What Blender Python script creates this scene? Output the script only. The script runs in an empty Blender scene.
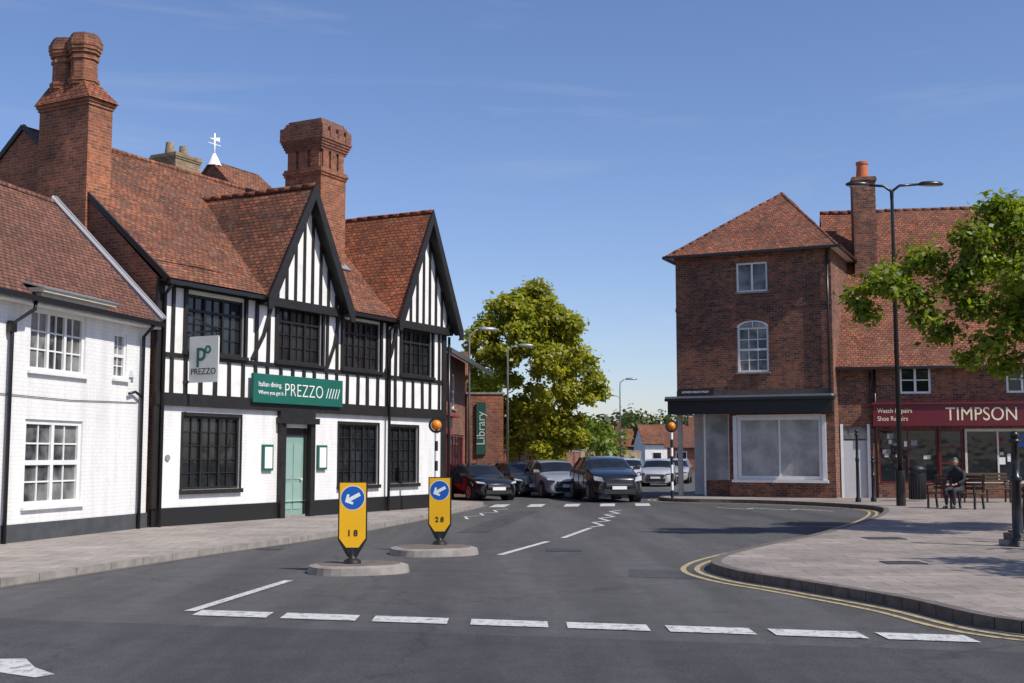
import bpy, bmesh, math, random
import numpy as np
from mathutils import Vector, Matrix
random.seed(7); np.random.seed(7)
scene=bpy.context.scene
COL=scene.collection

# ------------------------------------------------------------------ materials
MATS={}
def newmat(name):
    m=bpy.data.materials.new(name); m.use_nodes=True
    nt=m.node_tree; b=nt.nodes["Principled BSDF"]
    return m,nt,b
def N(nt,t,**kw):
    n=nt.nodes.new(t)
    for k,v in kw.items():
        if k in n.inputs: n.inputs[k].default_value=v
        else: setattr(n,k,v)
    return n
def noise(nt,scale,detail=4,coord='Object',rough=.6,sc=(1,1,1)):
    tc=N(nt,'ShaderNodeTexCoord'); mp=N(nt,'ShaderNodeMapping'); mp.inputs['Scale'].default_value=sc
    n=N(nt,'ShaderNodeTexNoise'); n.inputs['Scale'].default_value=scale; n.inputs['Detail'].default_value=detail; n.inputs['Roughness'].default_value=rough
    nt.links.new(tc.outputs[coord],mp.inputs[0]); nt.links.new(mp.outputs[0],n.inputs['Vector'])
    return n
def ramp(nt,src,p0,c0,p1,c1):
    r=N(nt,'ShaderNodeValToRGB'); e=r.color_ramp.elements
    e[0].position=p0; e[0].color=(*c0,1) if len(c0)==3 else c0
    e[1].position=p1; e[1].color=(*c1,1) if len(c1)==3 else c1
    nt.links.new(src,r.inputs[0]); return r
def mix(nt,a,b,fac,mode='MIX'):
    m=N(nt,'ShaderNodeMixRGB',blend_type=mode)
    for i,s in ((1,a),(2,b),(0,fac)):
        if isinstance(s,(int,float)): m.inputs[i].default_value=s
        elif isinstance(s,tuple): m.inputs[i].default_value=(*s,1)
        else: nt.links.new(s,m.inputs[i])
    return m.outputs[0]
def bump(nt,b,h,strength=.3,dist=.02):
    bp=N(nt,'ShaderNodeBump'); bp.inputs['Strength'].default_value=strength; bp.inputs['Distance'].default_value=dist
    nt.links.new(h,bp.inputs['Height']); nt.links.new(bp.outputs[0],b.inputs['Normal'])
def simple(name,col,rough=.6,var=.25,scale=3,metal=0,bmp=0):
    if name in MATS: return MATS[name]
    m,nt,b=newmat(name); b.inputs['Roughness'].default_value=rough; b.inputs['Metallic'].default_value=metal
    n=noise(nt,scale,5)
    lo=tuple(c*(1-var) for c in col); hi=tuple(min(1,c*(1+var*.6)) for c in col)
    r=ramp(nt,n.outputs[0],.3,lo,.7,hi); nt.links.new(r.outputs[0],b.inputs['Base Color'])
    if bmp: bump(nt,b,n.outputs[0],bmp,.02)
    MATS[name]=m; return m
def brick(name,c1,c2,mortar,w=.225,h=.075,ms=.009,bias=0,dirt=.45,bs=.5,rough=.85,spots=None,grain=.8,streak=0,patch=None):
    if name in MATS: return MATS[name]
    m,nt,b=newmat(name); b.inputs['Roughness'].default_value=rough
    tc=N(nt,'ShaderNodeTexCoord')
    br=N(nt,'ShaderNodeTexBrick'); br.inputs['Scale'].default_value=1
    br.inputs['Brick Width'].default_value=w; br.inputs['Row Height'].default_value=h
    br.inputs['Mortar Size'].default_value=ms; br.inputs['Mortar Smooth'].default_value=.2; br.inputs['Bias'].default_value=bias
    br.inputs['Color1'].default_value=(*c1,1); br.inputs['Color2'].default_value=(*c2,1); br.inputs['Mortar'].default_value=(*mortar,1)
    nn=noise(nt,1.3,2,'UV')
    vm=N(nt,'ShaderNodeVectorMath',operation='MULTIPLY_ADD'); vm.inputs[1].default_value=(.03,.03,0)
    nt.links.new(nn.outputs['Color'],vm.inputs[0]); nt.links.new(tc.outputs['UV'],vm.inputs[2])
    nt.links.new(vm.outputs[0],br.inputs['Vector'])
    n1=noise(nt,.6,6,'Object',.68); r1=ramp(nt,n1.outputs[0],.32,(1-dirt,)*3,.7,(1+dirt*.6,1+dirt*.5,1+dirt*.4))
    out=mix(nt,br.outputs['Color'],r1.outputs[0],1.0,'MULTIPLY')
    n2=noise(nt,6,4,'Object',.75); r2=ramp(nt,n2.outputs[0],.32,(.6,)*3,.68,(1.4,)*3)
    out=mix(nt,out,r2.outputs[0],grain,'MULTIPLY')
    if patch:
        n4=noise(nt,1.6,4,'Object',.7); r4=ramp(nt,n4.outputs[0],.5,(0,0,0),.66,(.75,)*3)
        out=mix(nt,out,patch,r4.outputs[0])
    if spots:
        n3=noise(nt,3.6,6,'Object',.8); r3=ramp(nt,n3.outputs[0],.56,(0,0,0),.68,(.8,)*3)
        out=mix(nt,out,spots,r3.outputs[0])
    if streak:
        n5=noise(nt,1.0,5,'Object',.7,(2.6,2.6,.25)); r5=ramp(nt,n5.outputs[0],.38,(1-streak,)*3,.6,(1,)*3)
        out=mix(nt,out,r5.outputs[0],1,'MULTIPLY')
    nt.links.new(out,b.inputs['Base Color'])
    inv=N(nt,'ShaderNodeInvert'); nt.links.new(br.outputs['Fac'],inv.inputs['Color'])
    hh=mix(nt,inv.outputs[0],n2.outputs[0],.3)
    bump(nt,b,hh,bs,.012)
    MATS[name]=m; return m
def tile(name,c1,c2,dirt=.45,lichen=(.22,.16,.09),w=.17,h=.11,patch=None):
    return brick(name,c1,c2,tuple(x*.2 for x in c2),w,h,.013,0,dirt,1.0,rough=.9,spots=lichen,patch=patch,grain=1)
def glass(name,col=(.012,.014,.016),rough=.04,curt=None):
    if name in MATS: return MATS[name]
    m,nt,b=newmat(name); b.inputs['Roughness'].default_value=rough; b.inputs['IOR'].default_value=1.5
    n=noise(nt,1.1,3); r=ramp(nt,n.outputs[0],.4,col,.62,curt or tuple(c*2.2 for c in col))
    nt.links.new(r.outputs[0],b.inputs['Base Color'])
    n2=noise(nt,2.5,1); bump(nt,b,n2.outputs[0],.08,.06)
    MATS[name]=m; return m

WHITE=simple('white_render',(.78,.77,.74),.75,.14,2.2,bmp=.2)
WHITEB=brick('white_painted_brick',(.80,.79,.77),(.775,.765,.745),(.71,.70,.68),dirt=.06,bs=.18,grain=.09,streak=.13)
BLACK=simple('black_timber_paint',(.014,.012,.011),.55,.45,6,bmp=.3)
BLACKM=simple('black_gloss_metal',(.012,.012,.013),.3,.3,8)
GREYPL=simple('dark_plinth',(.06,.065,.07),.7,.3,3,bmp=.2)
WOODW=simple('white_woodwork',(.75,.75,.73),.5,.08,5)
CREAM=simple('cream_wood',(.62,.58,.48),.6,.12,5)
LEAD=simple('lead_grey',(.24,.25,.27),.55,.2,4)
GREEN=simple('teal_sign',(.008,.115,.085),.4,.08,2)
DOORG=simple('sage_door',(.22,.34,.29),.4,.08,3)
BRICKR=brick('red_brick',(.29,.09,.045),(.13,.05,.036),(.22,.17,.13),dirt=.4)
BRICKO=brick('orange_red_brick',(.38,.11,.045),(.19,.06,.034),(.28,.20,.13),dirt=.42)
BRICKD=brick('dark_header_brick',(.26,.088,.046),(.045,.030,.030),(.21,.165,.125),dirt=.42,bias=-.15,grain=1,h=.085,streak=.2)
BRICKY=brick('yellow_brick',(.36,.27,.15),(.25,.17,.10),(.3,.26,.2))
TILE=tile('clay_tile_weathered',(.33,.115,.05),(.135,.052,.034),.5,patch=(.11,.055,.036))
TILEO=tile('clay_tile_orange',(.42,.13,.05),(.22,.07,.035),.38,patch=(.18,.066,.036))
TILEB=tile('clay_tile_brown',(.22,.09,.057),(.13,.055,.038),.28,lichen=(.16,.085,.055))
TILER=tile('clay_tile_right',(.34,.115,.055),(.16,.058,.036),.42,patch=(.15,.064,.04))
SLATE=brick('slate_roof',(.11,.12,.135),(.08,.085,.10),(.03,.03,.035),w=.3,h=.22,ms=.006,dirt=.2)
GLASS=glass('window_glass')
GLASSC=glass('window_glass_curtain',(.03,.035,.04),.05,(.25,.25,.24))
GLASSL=glass('empty_shop_glass',(.20,.21,.22),.1,(.36,.37,.37))
MAROON=simple('maroon_fascia',(.13,.010,.018),.35,.08,2)
TERRA=simple('terracotta_pot',(.5,.14,.05),.8,.2,5)
GALV=simple('galvanised_steel',(.28,.29,.30),.45,.12,3,metal=.5)
YELLOW=simple('yellow_sign',(.85,.45,.008),.4,.06,3)
BLUE=simple('blue_sign',(.01,.10,.42),.4,.04,3)
SIGNW=simple('sign_white',(.8,.8,.8),.4,.04,3)
SIGNB=simple('sign_black',(.012,.012,.012),.5,.1,3)
GOLD=simple('gold_letters',(.78,.70,.48),.5,.05,3)
WOOD=simple('bench_wood',(.10,.055,.03),.6,.35,12,bmp=.2)
STONE=simple('kerb_stone',(.26,.235,.21),.85,.3,5,bmp=.4)
STONED=simple('kerb_stone_dark',(.13,.11,.095),.85,.4,5,bmp=.4)
JOINT=simple('mortar_joint',(.06,.055,.05),.95,.3,8)
AMBER=simple('amber_globe',(.75,.22,.01),.3,.05,3)

def road_mat(name,c,var=.2):
    m,nt,b=newmat(name); b.inputs['Roughness'].default_value=.86; b.inputs['Specular IOR Level'].default_value=.3
    n1=noise(nt,.16,6,'Object',.62,(1,.3,1)); r1=ramp(nt,n1.outputs[0],.34,tuple(x*(1-var) for x in c),.68,tuple(x*(1+var) for x in c))
    n2=noise(nt,45,4,'Object',.85); r2=ramp(nt,n2.outputs[0],.3,(.35,)*3,.72,(1.75,)*3)
    out=mix(nt,r1.outputs[0],r2.outputs[0],.85,'MULTIPLY')
    n4=noise(nt,2.2,6,'Object',.78); r4=ramp(nt,n4.outputs[0],.35,(.82,)*3,.68,(1.13,)*3)
    out=mix(nt,out,r4.outputs[0],1,'MULTIPLY')
    n6=noise(nt,.5,4,'Object',.6,(2.2,.18,1)); r6=ramp(nt,n6.outputs[0],.42,(.84,)*3,.58,(1.08,)*3)
    out=mix(nt,out,r6.outputs[0],1,'MULTIPLY')
    tc=N(nt,'ShaderNodeTexCoord'); vo=N(nt,'ShaderNodeTexVoronoi',feature='DISTANCE_TO_EDGE'); vo.inputs['Scale'].default_value=.22
    nz=noise(nt,1.5,4); vm=N(nt,'ShaderNodeVectorMath',operation='MULTIPLY_ADD'); vm.inputs[1].default_value=(1.2,1.2,0)
    nt.links.new(nz.outputs['Color'],vm.inputs[0]); nt.links.new(tc.outputs['Object'],vm.inputs[2]); nt.links.new(vm.outputs[0],vo.inputs['Vector'])
    rc=ramp(nt,vo.outputs['Distance'],.0,(.5,)*3,.007,(1,)*3)
    out=mix(nt,out,rc.outputs[0],.6,'MULTIPLY')
    # drips and stains
    n7=noise(nt,1.1,3,'Object',.5); r7=ramp(nt,n7.outputs[0],.66,(1,)*3,.72,(.78,)*3)
    out=mix(nt,out,r7.outputs[0],1,'MULTIPLY')
    nt.links.new(out,b.inputs['Base Color']); bump(nt,b,n2.outputs[0],.5,.01)
    return m
ASPH=road_mat('asphalt',(.082,.081,.080)); ASPH2=road_mat('asphalt_dark',(.060,.061,.063))
def paint_mat(name,c,wear=.45):
    m,nt,b=newmat(name); b.inputs['Roughness'].default_value=.7
    n=noise(nt,9,6,'Object',.8); r=ramp(nt,n.outputs[0],wear-.09,(0,0,0),wear+.06,(1,1,1))
    n2=noise(nt,40,3); r2=ramp(nt,n2.outputs[0],.3,(.72,)*3,.7,(1.0,)*3)
    o=mix(nt,(.095,.095,.095),c,r.outputs[0]); o=mix(nt,o,r2.outputs[0],1,'MULTIPLY')
    nt.links.new(o,b.inputs['Base Color']); return m
PAINTW=paint_mat('road_paint_white',(.60,.60,.58),.44); PAINTY=paint_mat('road_paint_yellow',(.48,.38,.20),.45)
PAVE=brick('paving_slabs',(.30,.255,.23),(.225,.195,.175),(.13,.115,.10),w=.6,h=.4,ms=.010,dirt=.30,bs=.3,grain=.35)
PAVEL=brick('paving_slabs_grey',(.33,.295,.265),(.27,.24,.22),(.15,.135,.12),w=.6,h=.6,ms=.010,dirt=.28,bs=.3,grain=.35)

# ------------------------------------------------------------------ builder
def grp(name,loc=(0,0,0),rot=0):
    e=bpy.data.objects.new(name,None); COL.objects.link(e); e.location=loc; e.rotation_euler=(0,0,rot); e.empty_display_size=.3
    return e
class B:
    def __init__(s): s.v=[];s.f=[];s.m=[];s.mats=[];s.sm=[]
    def mi(s,mat):
        if mat not in s.mats: s.mats.append(mat)
        return s.mats.index(mat)
    def poly(s,pts,mat,smooth=False):
        i=len(s.v); s.v+= [tuple(p) for p in pts]; s.f.append(list(range(i,i+len(pts)))); s.m.append(s.mi(mat)); s.sm.append(smooth)
    def solid(s,vs,fs,mat,smooth=False):
        i=len(s.v); s.v+=[tuple(p) for p in vs]; k=s.mi(mat)
        for f in fs: s.f.append([i+a for a in f]); s.m.append(k); s.sm.append(smooth)
    def box(s,x0,x1,y0,y1,z0,z1,mat):
        s.solid([(x0,y0,z0),(x1,y0,z0),(x1,y1,z0),(x0,y1,z0),(x0,y0,z1),(x1,y0,z1),(x1,y1,z1),(x0,y1,z1)],
          [(3,2,1,0),(4,5,6,7),(0,1,5,4),(1,2,6,5),(2,3,7,6),(3,0,4,7)],mat)
    def slab(s,poly,t,mat,mat2=None):
        P=[Vector(p) for p in poly]; n=Vector((0,0,0))
        for i in range(len(P)): a,b=P[i],P[(i+1)%len(P)]; n+=a.cross(b)
        n.normalize()
        if n.z<0: P.reverse(); n=-n
        k=len(P); Q=[p-n*t for p in P]
        s.solid(P+Q,[tuple(range(k))],mat)
        s.solid(P+Q,[tuple(range(2*k-1,k-1,-1))]+[(i,(i+k),((i+1)%k)+k,(i+1)%k) for i in range(k)],mat2 or mat)
    def extr(s,poly,vec,mat,smooth=False):
        P=[Vector(p) for p in poly]; k=len(P); Q=[p+Vector(vec) for p in P]
        s.solid(P+Q,[tuple(range(k-1,-1,-1)),tuple(range(k,2*k))]+[(i,(i+1)%k,((i+1)%k)+k,i+k) for i in range(k)],mat,smooth)
    def beam(s,p,q,w,d,mat,up=(0,1,0)):
        p=Vector(p);q=Vector(q);t=(q-p).normalized();u=Vector(up);a=t.cross(u).normalized()*w/2;c=u*d/2
        s.solid([p-a-c,p+a-c,p+a+c,p-a+c,q-a-c,q+a-c,q+a+c,q-a+c],[(3,2,1,0),(4,5,6,7),(0,1,5,4),(1,2,6,5),(2,3,7,6),(3,0,4,7)],mat)
    def cyl(s,c,r0,r1,z0,z1,mat,n=16,axis='z',smooth=True):
        vs=[]
        for z,r in ((z0,r0),(z1,r1)):
            for i in range(n):
                a=2*math.pi*i/n; x,y=r*math.cos(a),r*math.sin(a)
                if axis=='z': vs.append((c[0]+x,c[1]+y,z))
                elif axis=='y': vs.append((c[0]+x,z,c[1]+y))
                else: vs.append((z,c[0]+x,c[1]+y))
        s.solid(vs,[(i,(i+1)%n,(i+1)%n+n,i+n) for i in range(n)],mat,smooth)
        s.solid(vs,[tuple(range(n-1,-1,-1)),tuple(range(n,2*n))],mat)
    def lathe(s,c,prof,mat,n=16):
        vs=[];fs=[]
        for z,r in prof:
            for i in range(n):
                a=2*math.pi*i/n; vs.append((c[0]+r*math.cos(a),c[1]+r*math.sin(a),z))
        for j in range(len(prof)-1):
            for i in range(n): fs.append((j*n+i,j*n+(i+1)%n,(j+1)*n+(i+1)%n,(j+1)*n+i))
        s.solid(vs,fs,mat,True)
    def tube(s,pts,rad,mat,n=8):
        P=[Vector(p) for p in pts]; vs=[];fs=[]
        for j,p in enumerate(P):
            t=(P[min(j+1,len(P)-1)]-P[max(j-1,0)]).normalized()
            u=t.cross(Vector((.31,.95,.1))).normalized(); w=t.cross(u)
            r=rad[j] if isinstance(rad,(list,tuple)) else rad
            for i in range(n):
                a=2*math.pi*i/n; vs.append(p+u*r*math.cos(a)+w*r*math.sin(a))
        for j in range(len(P)-1):
            for i in range(n): fs.append((j*n+i,j*n+(i+1)%n,(j+1)*n+(i+1)%n,(j+1)*n+i))
        fs.append(tuple(range(n))); fs.append(tuple(range((len(P)-1)*n,len(P)*n)))
        s.solid(vs,fs,mat,True)
    def obj(s,name,parent=None,recalc=True,bevel=0):
        me=bpy.data.meshes.new(name); me.from_pydata(s.v,[],s.f)
        for m in s.mats: me.materials.append(m)
        me.polygons.foreach_set('material_index',s.m); me.polygons.foreach_set('use_smooth',s.sm)
        if recalc:
            bm=bmesh.new(); bm.from_mesh(me); bmesh.ops.recalc_face_normals(bm,faces=bm.faces); bm.to_mesh(me); bm.free()
        uv=me.uv_layers.new(name='UVMap')
        for p in me.polygons:
            n=p.normal
            if abs(n.z)>.985: t=Vector((1,0,0)); b=Vector((0,1,0))
            else:
                t=Vector((-n.y,n.x,0)).normalized(); b=n.cross(t)
                if b.z<0: b=-b
            for li in p.loop_indices:
                co=me.vertices[me.loops[li].vertex_index].co
                uv.data[li].uv=(co.dot(t),co.dot(b) if abs(n.z)>.05 else co.z)
        o=bpy.data.objects.new(name,me); COL.objects.link(o)
        if parent: o.parent=parent
        if bevel:
            bv=o.modifiers.new('bev','BEVEL'); bv.width=bevel; bv.segments=2; bv.limit_method='ANGLE'
        return o
def wall(b,x0,x1,z0,z1,y,ops,mat,depth=.14,rev=None):
    xs=sorted({x0,x1}|{a for o in ops for a in o[:2]}); zs=sorted({z0,z1}|{a for o in ops for a in o[2:4]})
    for i in range(len(xs)-1):
        for j in range(len(zs)-1):
            cx=(xs[i]+xs[i+1])/2; cz=(zs[j]+zs[j+1])/2
            if any(o[0]<cx<o[1] and o[2]<cz<o[3] for o in ops): continue
            b.poly([(xs[i],y,zs[j]),(xs[i+1],y,zs[j]),(xs[i+1],y,zs[j+1]),(xs[i],y,zs[j+1])],mat)
    r=rev or mat
    for o in ops:
        a,c,d,e=o[:4]; Y=y+depth
        b.poly([(a,y,d),(a,Y,d),(a,Y,e),(a,y,e)],r); b.poly([(c,y,d),(c,Y,d),(c,Y,e),(c,y,e)],r)
        b.poly([(a,y,d),(c,y,d),(c,Y,d),(a,Y,d)],r); b.poly([(a,y,e),(c,y,e),(c,Y,e),(a,Y,e)],r)
def window(b,x0,x1,z0,z1,y,cols,rows,fm,gm,fw=.06,mw=.03,depth=.1,mull=(),sill=None,trans=()):
    Y=y+depth
    b.poly([(x0,Y,z0),(x1,Y,z0),(x1,Y,z1),(x0,Y,z1)],gm)
    f0,f1=Y-.06,Y-.004
    b.box(x0,x0+fw,f0,f1,z0,z1,fm); b.box(x1-fw,x1,f0,f1,z0,z1,fm)
    b.box(x0+fw,x1-fw,f0,f1,z0,z0+fw,fm); b.box(x0+fw,x1-fw,f0,f1,z1-fw,z1,fm)
    ix0,ix1,iz0,iz1=x0+fw,x1-fw,z0+fw,z1-fw
    for i in range(1,cols):
        x=ix0+(ix1-ix0)*i/cols; w=fw if i in mull else mw
        b.box(x-w/2,x+w/2,Y-(.058 if i in mull else .03),Y-.005,iz0,iz1,fm)
    for j in range(1,rows):
        z=iz0+(iz1-iz0)*j/rows; w=fw if j in trans else mw
        b.box(ix0,ix1,Y-(.055 if j in trans else .027),Y-.006,z-w/2,z+w/2,fm)
    if sill: b.box(x0-.06,x1+.06,y-.07,Y-.06,z0-.06,z0-.002,sill)
def text(s,loc,size,mat,parent,name='lettering',rot=(math.pi/2,0,0),align='CENTER',ext=.004,sp=1.0,off=0,sx=1):
    c=bpy.data.curves.new(name,'FONT'); c.body=s; c.size=size; c.align_x=align; c.align_y='CENTER'; c.extrude=ext; c.space_character=sp; c.offset=off
    o=bpy.data.objects.new(name,c); COL.objects.link(o); o.location=loc; o.rotation_euler=rot; o.scale=(sx,1,1); c.materials.append(mat)
    if parent: o.parent=parent
    return o
def rz(d): return math.atan2(d[1],d[0])
def roofgrid(b,p00,p10,p01,p11,nx,ny,mat,wob=.03,t=.0):
    P=[Vector(p) for p in (p00,p10,p01,p11)]
    nrm=(P[1]-P[0]).cross(P[2]-P[0]).normalized()
    if nrm.z<0: nrm=-nrm
    G=[]
    for j in range(ny+1):
        row=[]
        for i in range(nx+1):
            u,v=i/nx,j/ny
            p=P[0]*(1-u)*(1-v)+P[1]*u*(1-v)+P[2]*(1-u)*v+P[3]*u*v
            k=math.sin(p.x*1.1+p.y*.7)*.5+math.sin(p.x*.43+1.3+p.z)*.7+math.sin(p.y*2.1+p.x*1.7)*.25
            row.append(p+nrm*wob*k)
        G.append(row)
    vs=[p for r in G for p in r]
    fs=[(j*(nx+1)+i,j*(nx+1)+i+1,(j+1)*(nx+1)+i+1,(j+1)*(nx+1)+i) for j in range(ny) for i in range(nx)]
    b.solid(vs,fs,mat)
def ridge(b,p,q,mat,r=.08):
    p=Vector(p);q=Vector(q);L=(q-p).length;n=max(2,int(L/.36)); t=(q-p)/n; rs=random.Random(int(L*100))
    for i in range(n):
        a=p+t*i; c=p+t*(i+1)-t*.02; k=rs.uniform(-.012,.006)
        b.tube([a+Vector((0,0,k-.03)),c+Vector((0,0,k-.03))],r,mat,8)

# ------------------------------------------------------------------ camera, sky, sun
cam_d=bpy.data.cameras.new('camera'); cam=bpy.data.objects.new('camera',cam_d); COL.objects.link(cam)
cam.location=(0,0,1.65); cam.rotation_euler=(math.radians(90+5.43),0,0)
cam_d.sensor_width=36; cam_d.lens=42.19; cam_d.clip_end=6000; scene.camera=cam
SD=Vector((.84,-.54,0)).normalized(); EL=math.radians(48)
sun_d=bpy.data.lights.new('sun','SUN'); sun=bpy.data.objects.new('sun',sun_d); COL.objects.link(sun)
sun_d.energy=5.0; sun_d.angle=math.radians(.53); sun_d.color=(1,.945,.86)
to=Vector((SD.x*math.cos(EL),SD.y*math.cos(EL),math.sin(EL))); sun.rotation_euler=to.to_track_quat('Z','Y').to_euler(); sun.location=(20,-20,40)
w=bpy.data.worlds.new('World'); scene.world=w; w.use_nodes=True; nt=w.node_tree; bg=nt.nodes['Background']
sky=nt.nodes.new('ShaderNodeTexSky'); sky.sky_type='NISHITA'; sky.sun_disc=False; sky.sun_elevation=EL; sky.sun_rotation=math.atan2(SD.x,SD.y)
sky.air_density=1.0; sky.dust_density=.5; sky.ozone_density=2.6; sky.altitude=50
hs=nt.nodes.new('ShaderNodeHueSaturation'); hs.inputs['Saturation'].default_value=1.08; nt.links.new(sky.outputs[0],hs.inputs['Color'])
ti=nt.nodes.new('ShaderNodeMixRGB'); ti.blend_type='MULTIPLY'; ti.inputs[0].default_value=1; ti.inputs[2].default_value=(1.04,.98,1.12,1); nt.links.new(hs.outputs[0],ti.inputs[1])
tc=nt.nodes.new('ShaderNodeTexCoord'); mp=nt.nodes.new('ShaderNodeMapping'); mp.inputs['Scale'].default_value=(1.2,1.2,9); mp.inputs['Rotation'].default_value=(.12,.1,.4)
nz=nt.nodes.new('ShaderNodeTexNoise'); nz.inputs['Scale'].default_value=2.6; nz.inputs['Detail'].default_value=8; nz.inputs['Roughness'].default_value=.55; nz.inputs['Distortion'].default_value=.5
nt.links.new(tc.outputs['Generated'],mp.inputs[0]); nt.links.new(mp.outputs[0],nz.inputs['Vector'])
cr=nt.nodes.new('ShaderNodeValToRGB'); cr.color_ramp.elements[0].position=.52; cr.color_ramp.elements[0].color=(0,0,0,1); cr.color_ramp.elements[1].position=.82; cr.color_ramp.elements[1].color=(.28,.28,.28,1)
nt.links.new(nz.outputs[0],cr.inputs[0])
mx=nt.nodes.new('ShaderNodeMixRGB'); mx.inputs[2].default_value=(5,5.3,5.8,1)
nt.links.new(cr.outputs[0],mx.inputs[0]); nt.links.new(ti.outputs[0],mx.inputs[1]); nt.links.new(mx.outputs[0],bg.inputs[0]); bg.inputs[1].default_value=.125
scene.view_settings.view_transform='Standard'; scene.view_settings.look='None'; scene.view_settings.exposure=0

# ------------------------------------------------------------------ ground
b=B(); b.poly([(-3000,-3000,-.05),(3000,-3000,-.05),(3000,3000,-.05),(-3000,3000,-.05)],simple('ground_earth_grass',(.09,.11,.045),.95,.3,.05)); b.obj('ground')
b=B(); b.poly([(-60,-25,0),(60,-25,0),(60,50,0),(60,160,0),(-20,160,0),(-60,60,0)],ASPH); b.obj('road')
b=B(); b.poly([(-50,-20,.004),(50,-20,.004),(50,2,.004),(4.4,10.25,.004),(-3.9,12.1,.004),(-9,13.3,.004),(-50,22,.004)],ASPH2)
b.poly([(1.6,16.6,.004),(3.0,16.2,.004),(3.1,17.2,.004),(1.7,17.7,.004)],ASPH2)
b.poly([(-1.2,26,.004),(-.55,26,.004),(.8,36,.004),(.1,36,.004)],ASPH2); b.obj('road_resurfaced_patch')
def crom(pts,n=6):
    P=[Vector(p).to_2d() if len(p)>2 else Vector(p) for p in pts]; out=[]
    for i in range(len(P)-1):
        p0=P[max(i-1,0)];p1=P[i];p2=P[i+1];p3=P[min(i+2,len(P)-1)]
        for k in range(n):
            t=k/n; out.append(.5*((2*p1)+(p2-p0)*t+(2*p0-5*p1+4*p2-p3)*t*t+(3*p1-p0-3*p2+p3)*t**3))
    out.append(P[-1]); return out
def offs(P,d):
    out=[]
    for i,p in enumerate(P):
        t=(P[min(i+1,len(P)-1)]-P[max(i-1,0)]).normalized(); out.append(p+Vector((-t.y,t.x))*d)
    return out
def strip(b,P,d0,d1,z,mat,dash=None):
    A=offs(P,d0);C=offs(P,d1)
    for i in range(len(P)-1): b.poly([(*A[i],z),(*A[i+1],z),(*C[i+1],z),(*C[i],z)],mat)
def pavement(name,kerb,close,side,mat,kmat,h=.12):
    K=crom(kerb); g=grp(name)
    b=B(); b.poly([(*p,h) for p in K]+[(*p,h) for p in close],mat); b.obj('paving',g)
    b=B(); o=offs(K,.15*side)
    for i in range(len(K)-1):
        L=(K[i+1]-K[i]).length; n=max(1,round(L/.9)); gp=.010/L*n if L>.1 else 0
        for k in range(n):
            f0,f1=k/n,(k+1-gp)/n
            a=K[i].lerp(K[i+1],f0); c=K[i].lerp(K[i+1],f1); oa=o[i].lerp(o[i+1],f0); oc=o[i].lerp(o[i+1],f1)
            b.poly([(*a,-.01),(*c,-.01),(*c,h+.004),(*a,h+.004)],kmat)
            b.poly([(*a,h+.004),(*c,h+.004),(*oc,h+.004),(*oa,h+.004)],kmat)
    b.obj('kerb',g)
    b=B()
    K2=offs(K,.01*side)
    for i in range(len(K)-1): b.poly([(*K2[i],-.01),(*K2[i+1],-.01),(*K2[i+1],h-.002),(*K2[i],h-.002)],JOINT)
    b.obj('kerb_joints',g); return K
LK=[(-14,3),(-9.5,7.5),(-7.6,11.3),(-6.45,15.35),(-5.15,20),(-3.75,24.4),(-2.55,30),(-1.55,35.5),(-1.0,39),(-1.1,41),(-2.35,43.2),(-2.3,50.5),(-.5,52.5),(1.5,60),(6.3,80),(14,112),(20,140)]
KL=pavement('pavement',LK,[(-60,140),(-60,3)],1,PAVEL,STONE,.10)
RK=[(14,9.0),(9,9.6),(6.4,10.5),(4.73,11.35),(4.22,13.2),(3.55,14.95),(3.0,16.3),(2.93,17.9),(3.88,20.2),(6.19,24.3),(9.0,30.2),(10.6,34.5),(11.0,36.8),(10.4,39),(9.0,41.2),(7.6,42.3),(6.2,42.9),(5.5,44.2),(6.0,47),(9.8,58),(16.5,80),(25,110),(32,140)]
KR=pavement('pavement',RK,[(80,140),(80,9)],-1,PAVE,STONED)
b=B()
strip(b,[p for p in KR][8:],.16,.24,.006,PAINTY); strip(b,[p for p in KR][8:],.36,.44,.006,PAINTY)
b.obj('road_marking_double_yellow_lines')
b=B(); DR_=simple('gutter_dirt',(.14,.125,.105),.95,.35,8); strip(b,[p for p in KL if p.y<42],-.0,-.14,.005,DR_); strip(b,KR,.0,.07,.005,DR_); b.obj('gutter_grit')
b=B()
L0=Vector((-3.3,12.62)); R0=Vector((4.5,10.72)); d=(R0-L0).normalized()
s=0; rs=random.Random(8); wv=Vector((0,.42))
while s<(R0-L0).length-.3:
    a=L0+d*(s+rs.uniform(-.02,.02)); c=a+d*(.80+rs.uniform(-.03,.03))
    b.poly([(*a,.009),(*c,.009),(*(c+wv),.009),(*(a+wv),.009)],PAINTW); s+=.985
def line(p,q,w=.1,z=.009):
    p=Vector(p);q=Vector(q);t=(q-p).normalized();n=Vector((-t.y,t.x))*w/2
    b.poly([(*(p-n),z),(*(q-n),z),(*(q+n),z),(*(p+n),z)],PAINTW)
line((-3.42,12.95),(-2.95,16.1),.13)
line((-.2,20.2),(.68,23.3),.12); line((1.02,24.3),(1.78,27.6),.12)
zz=[(1.8,27.9),(2.15,28.6),(2.0,29.9),(2.45,30.6),(2.3,31.9),(2.75,32.6),(2.6,33.8),(3.05,34.5),(2.9,35.8),(3.3,36.6)]
for p,q in zip(zz,zz[1:]): line(p,q,.11)
z2=[(x-3.6+.03*i,y+.8) for i,(x,y) in enumerate(zz[3:])]
for p,q in zip(z2,z2[1:]): line(p,q,.08)
z3=[(6.5,38.4),(7.2,37.2),(7.6,38),(8.4,36.6),(8.8,37.3),(9.5,35.8)]
for p,q in zip(z3,z3[1:]): line(p,q,.1)
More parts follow.
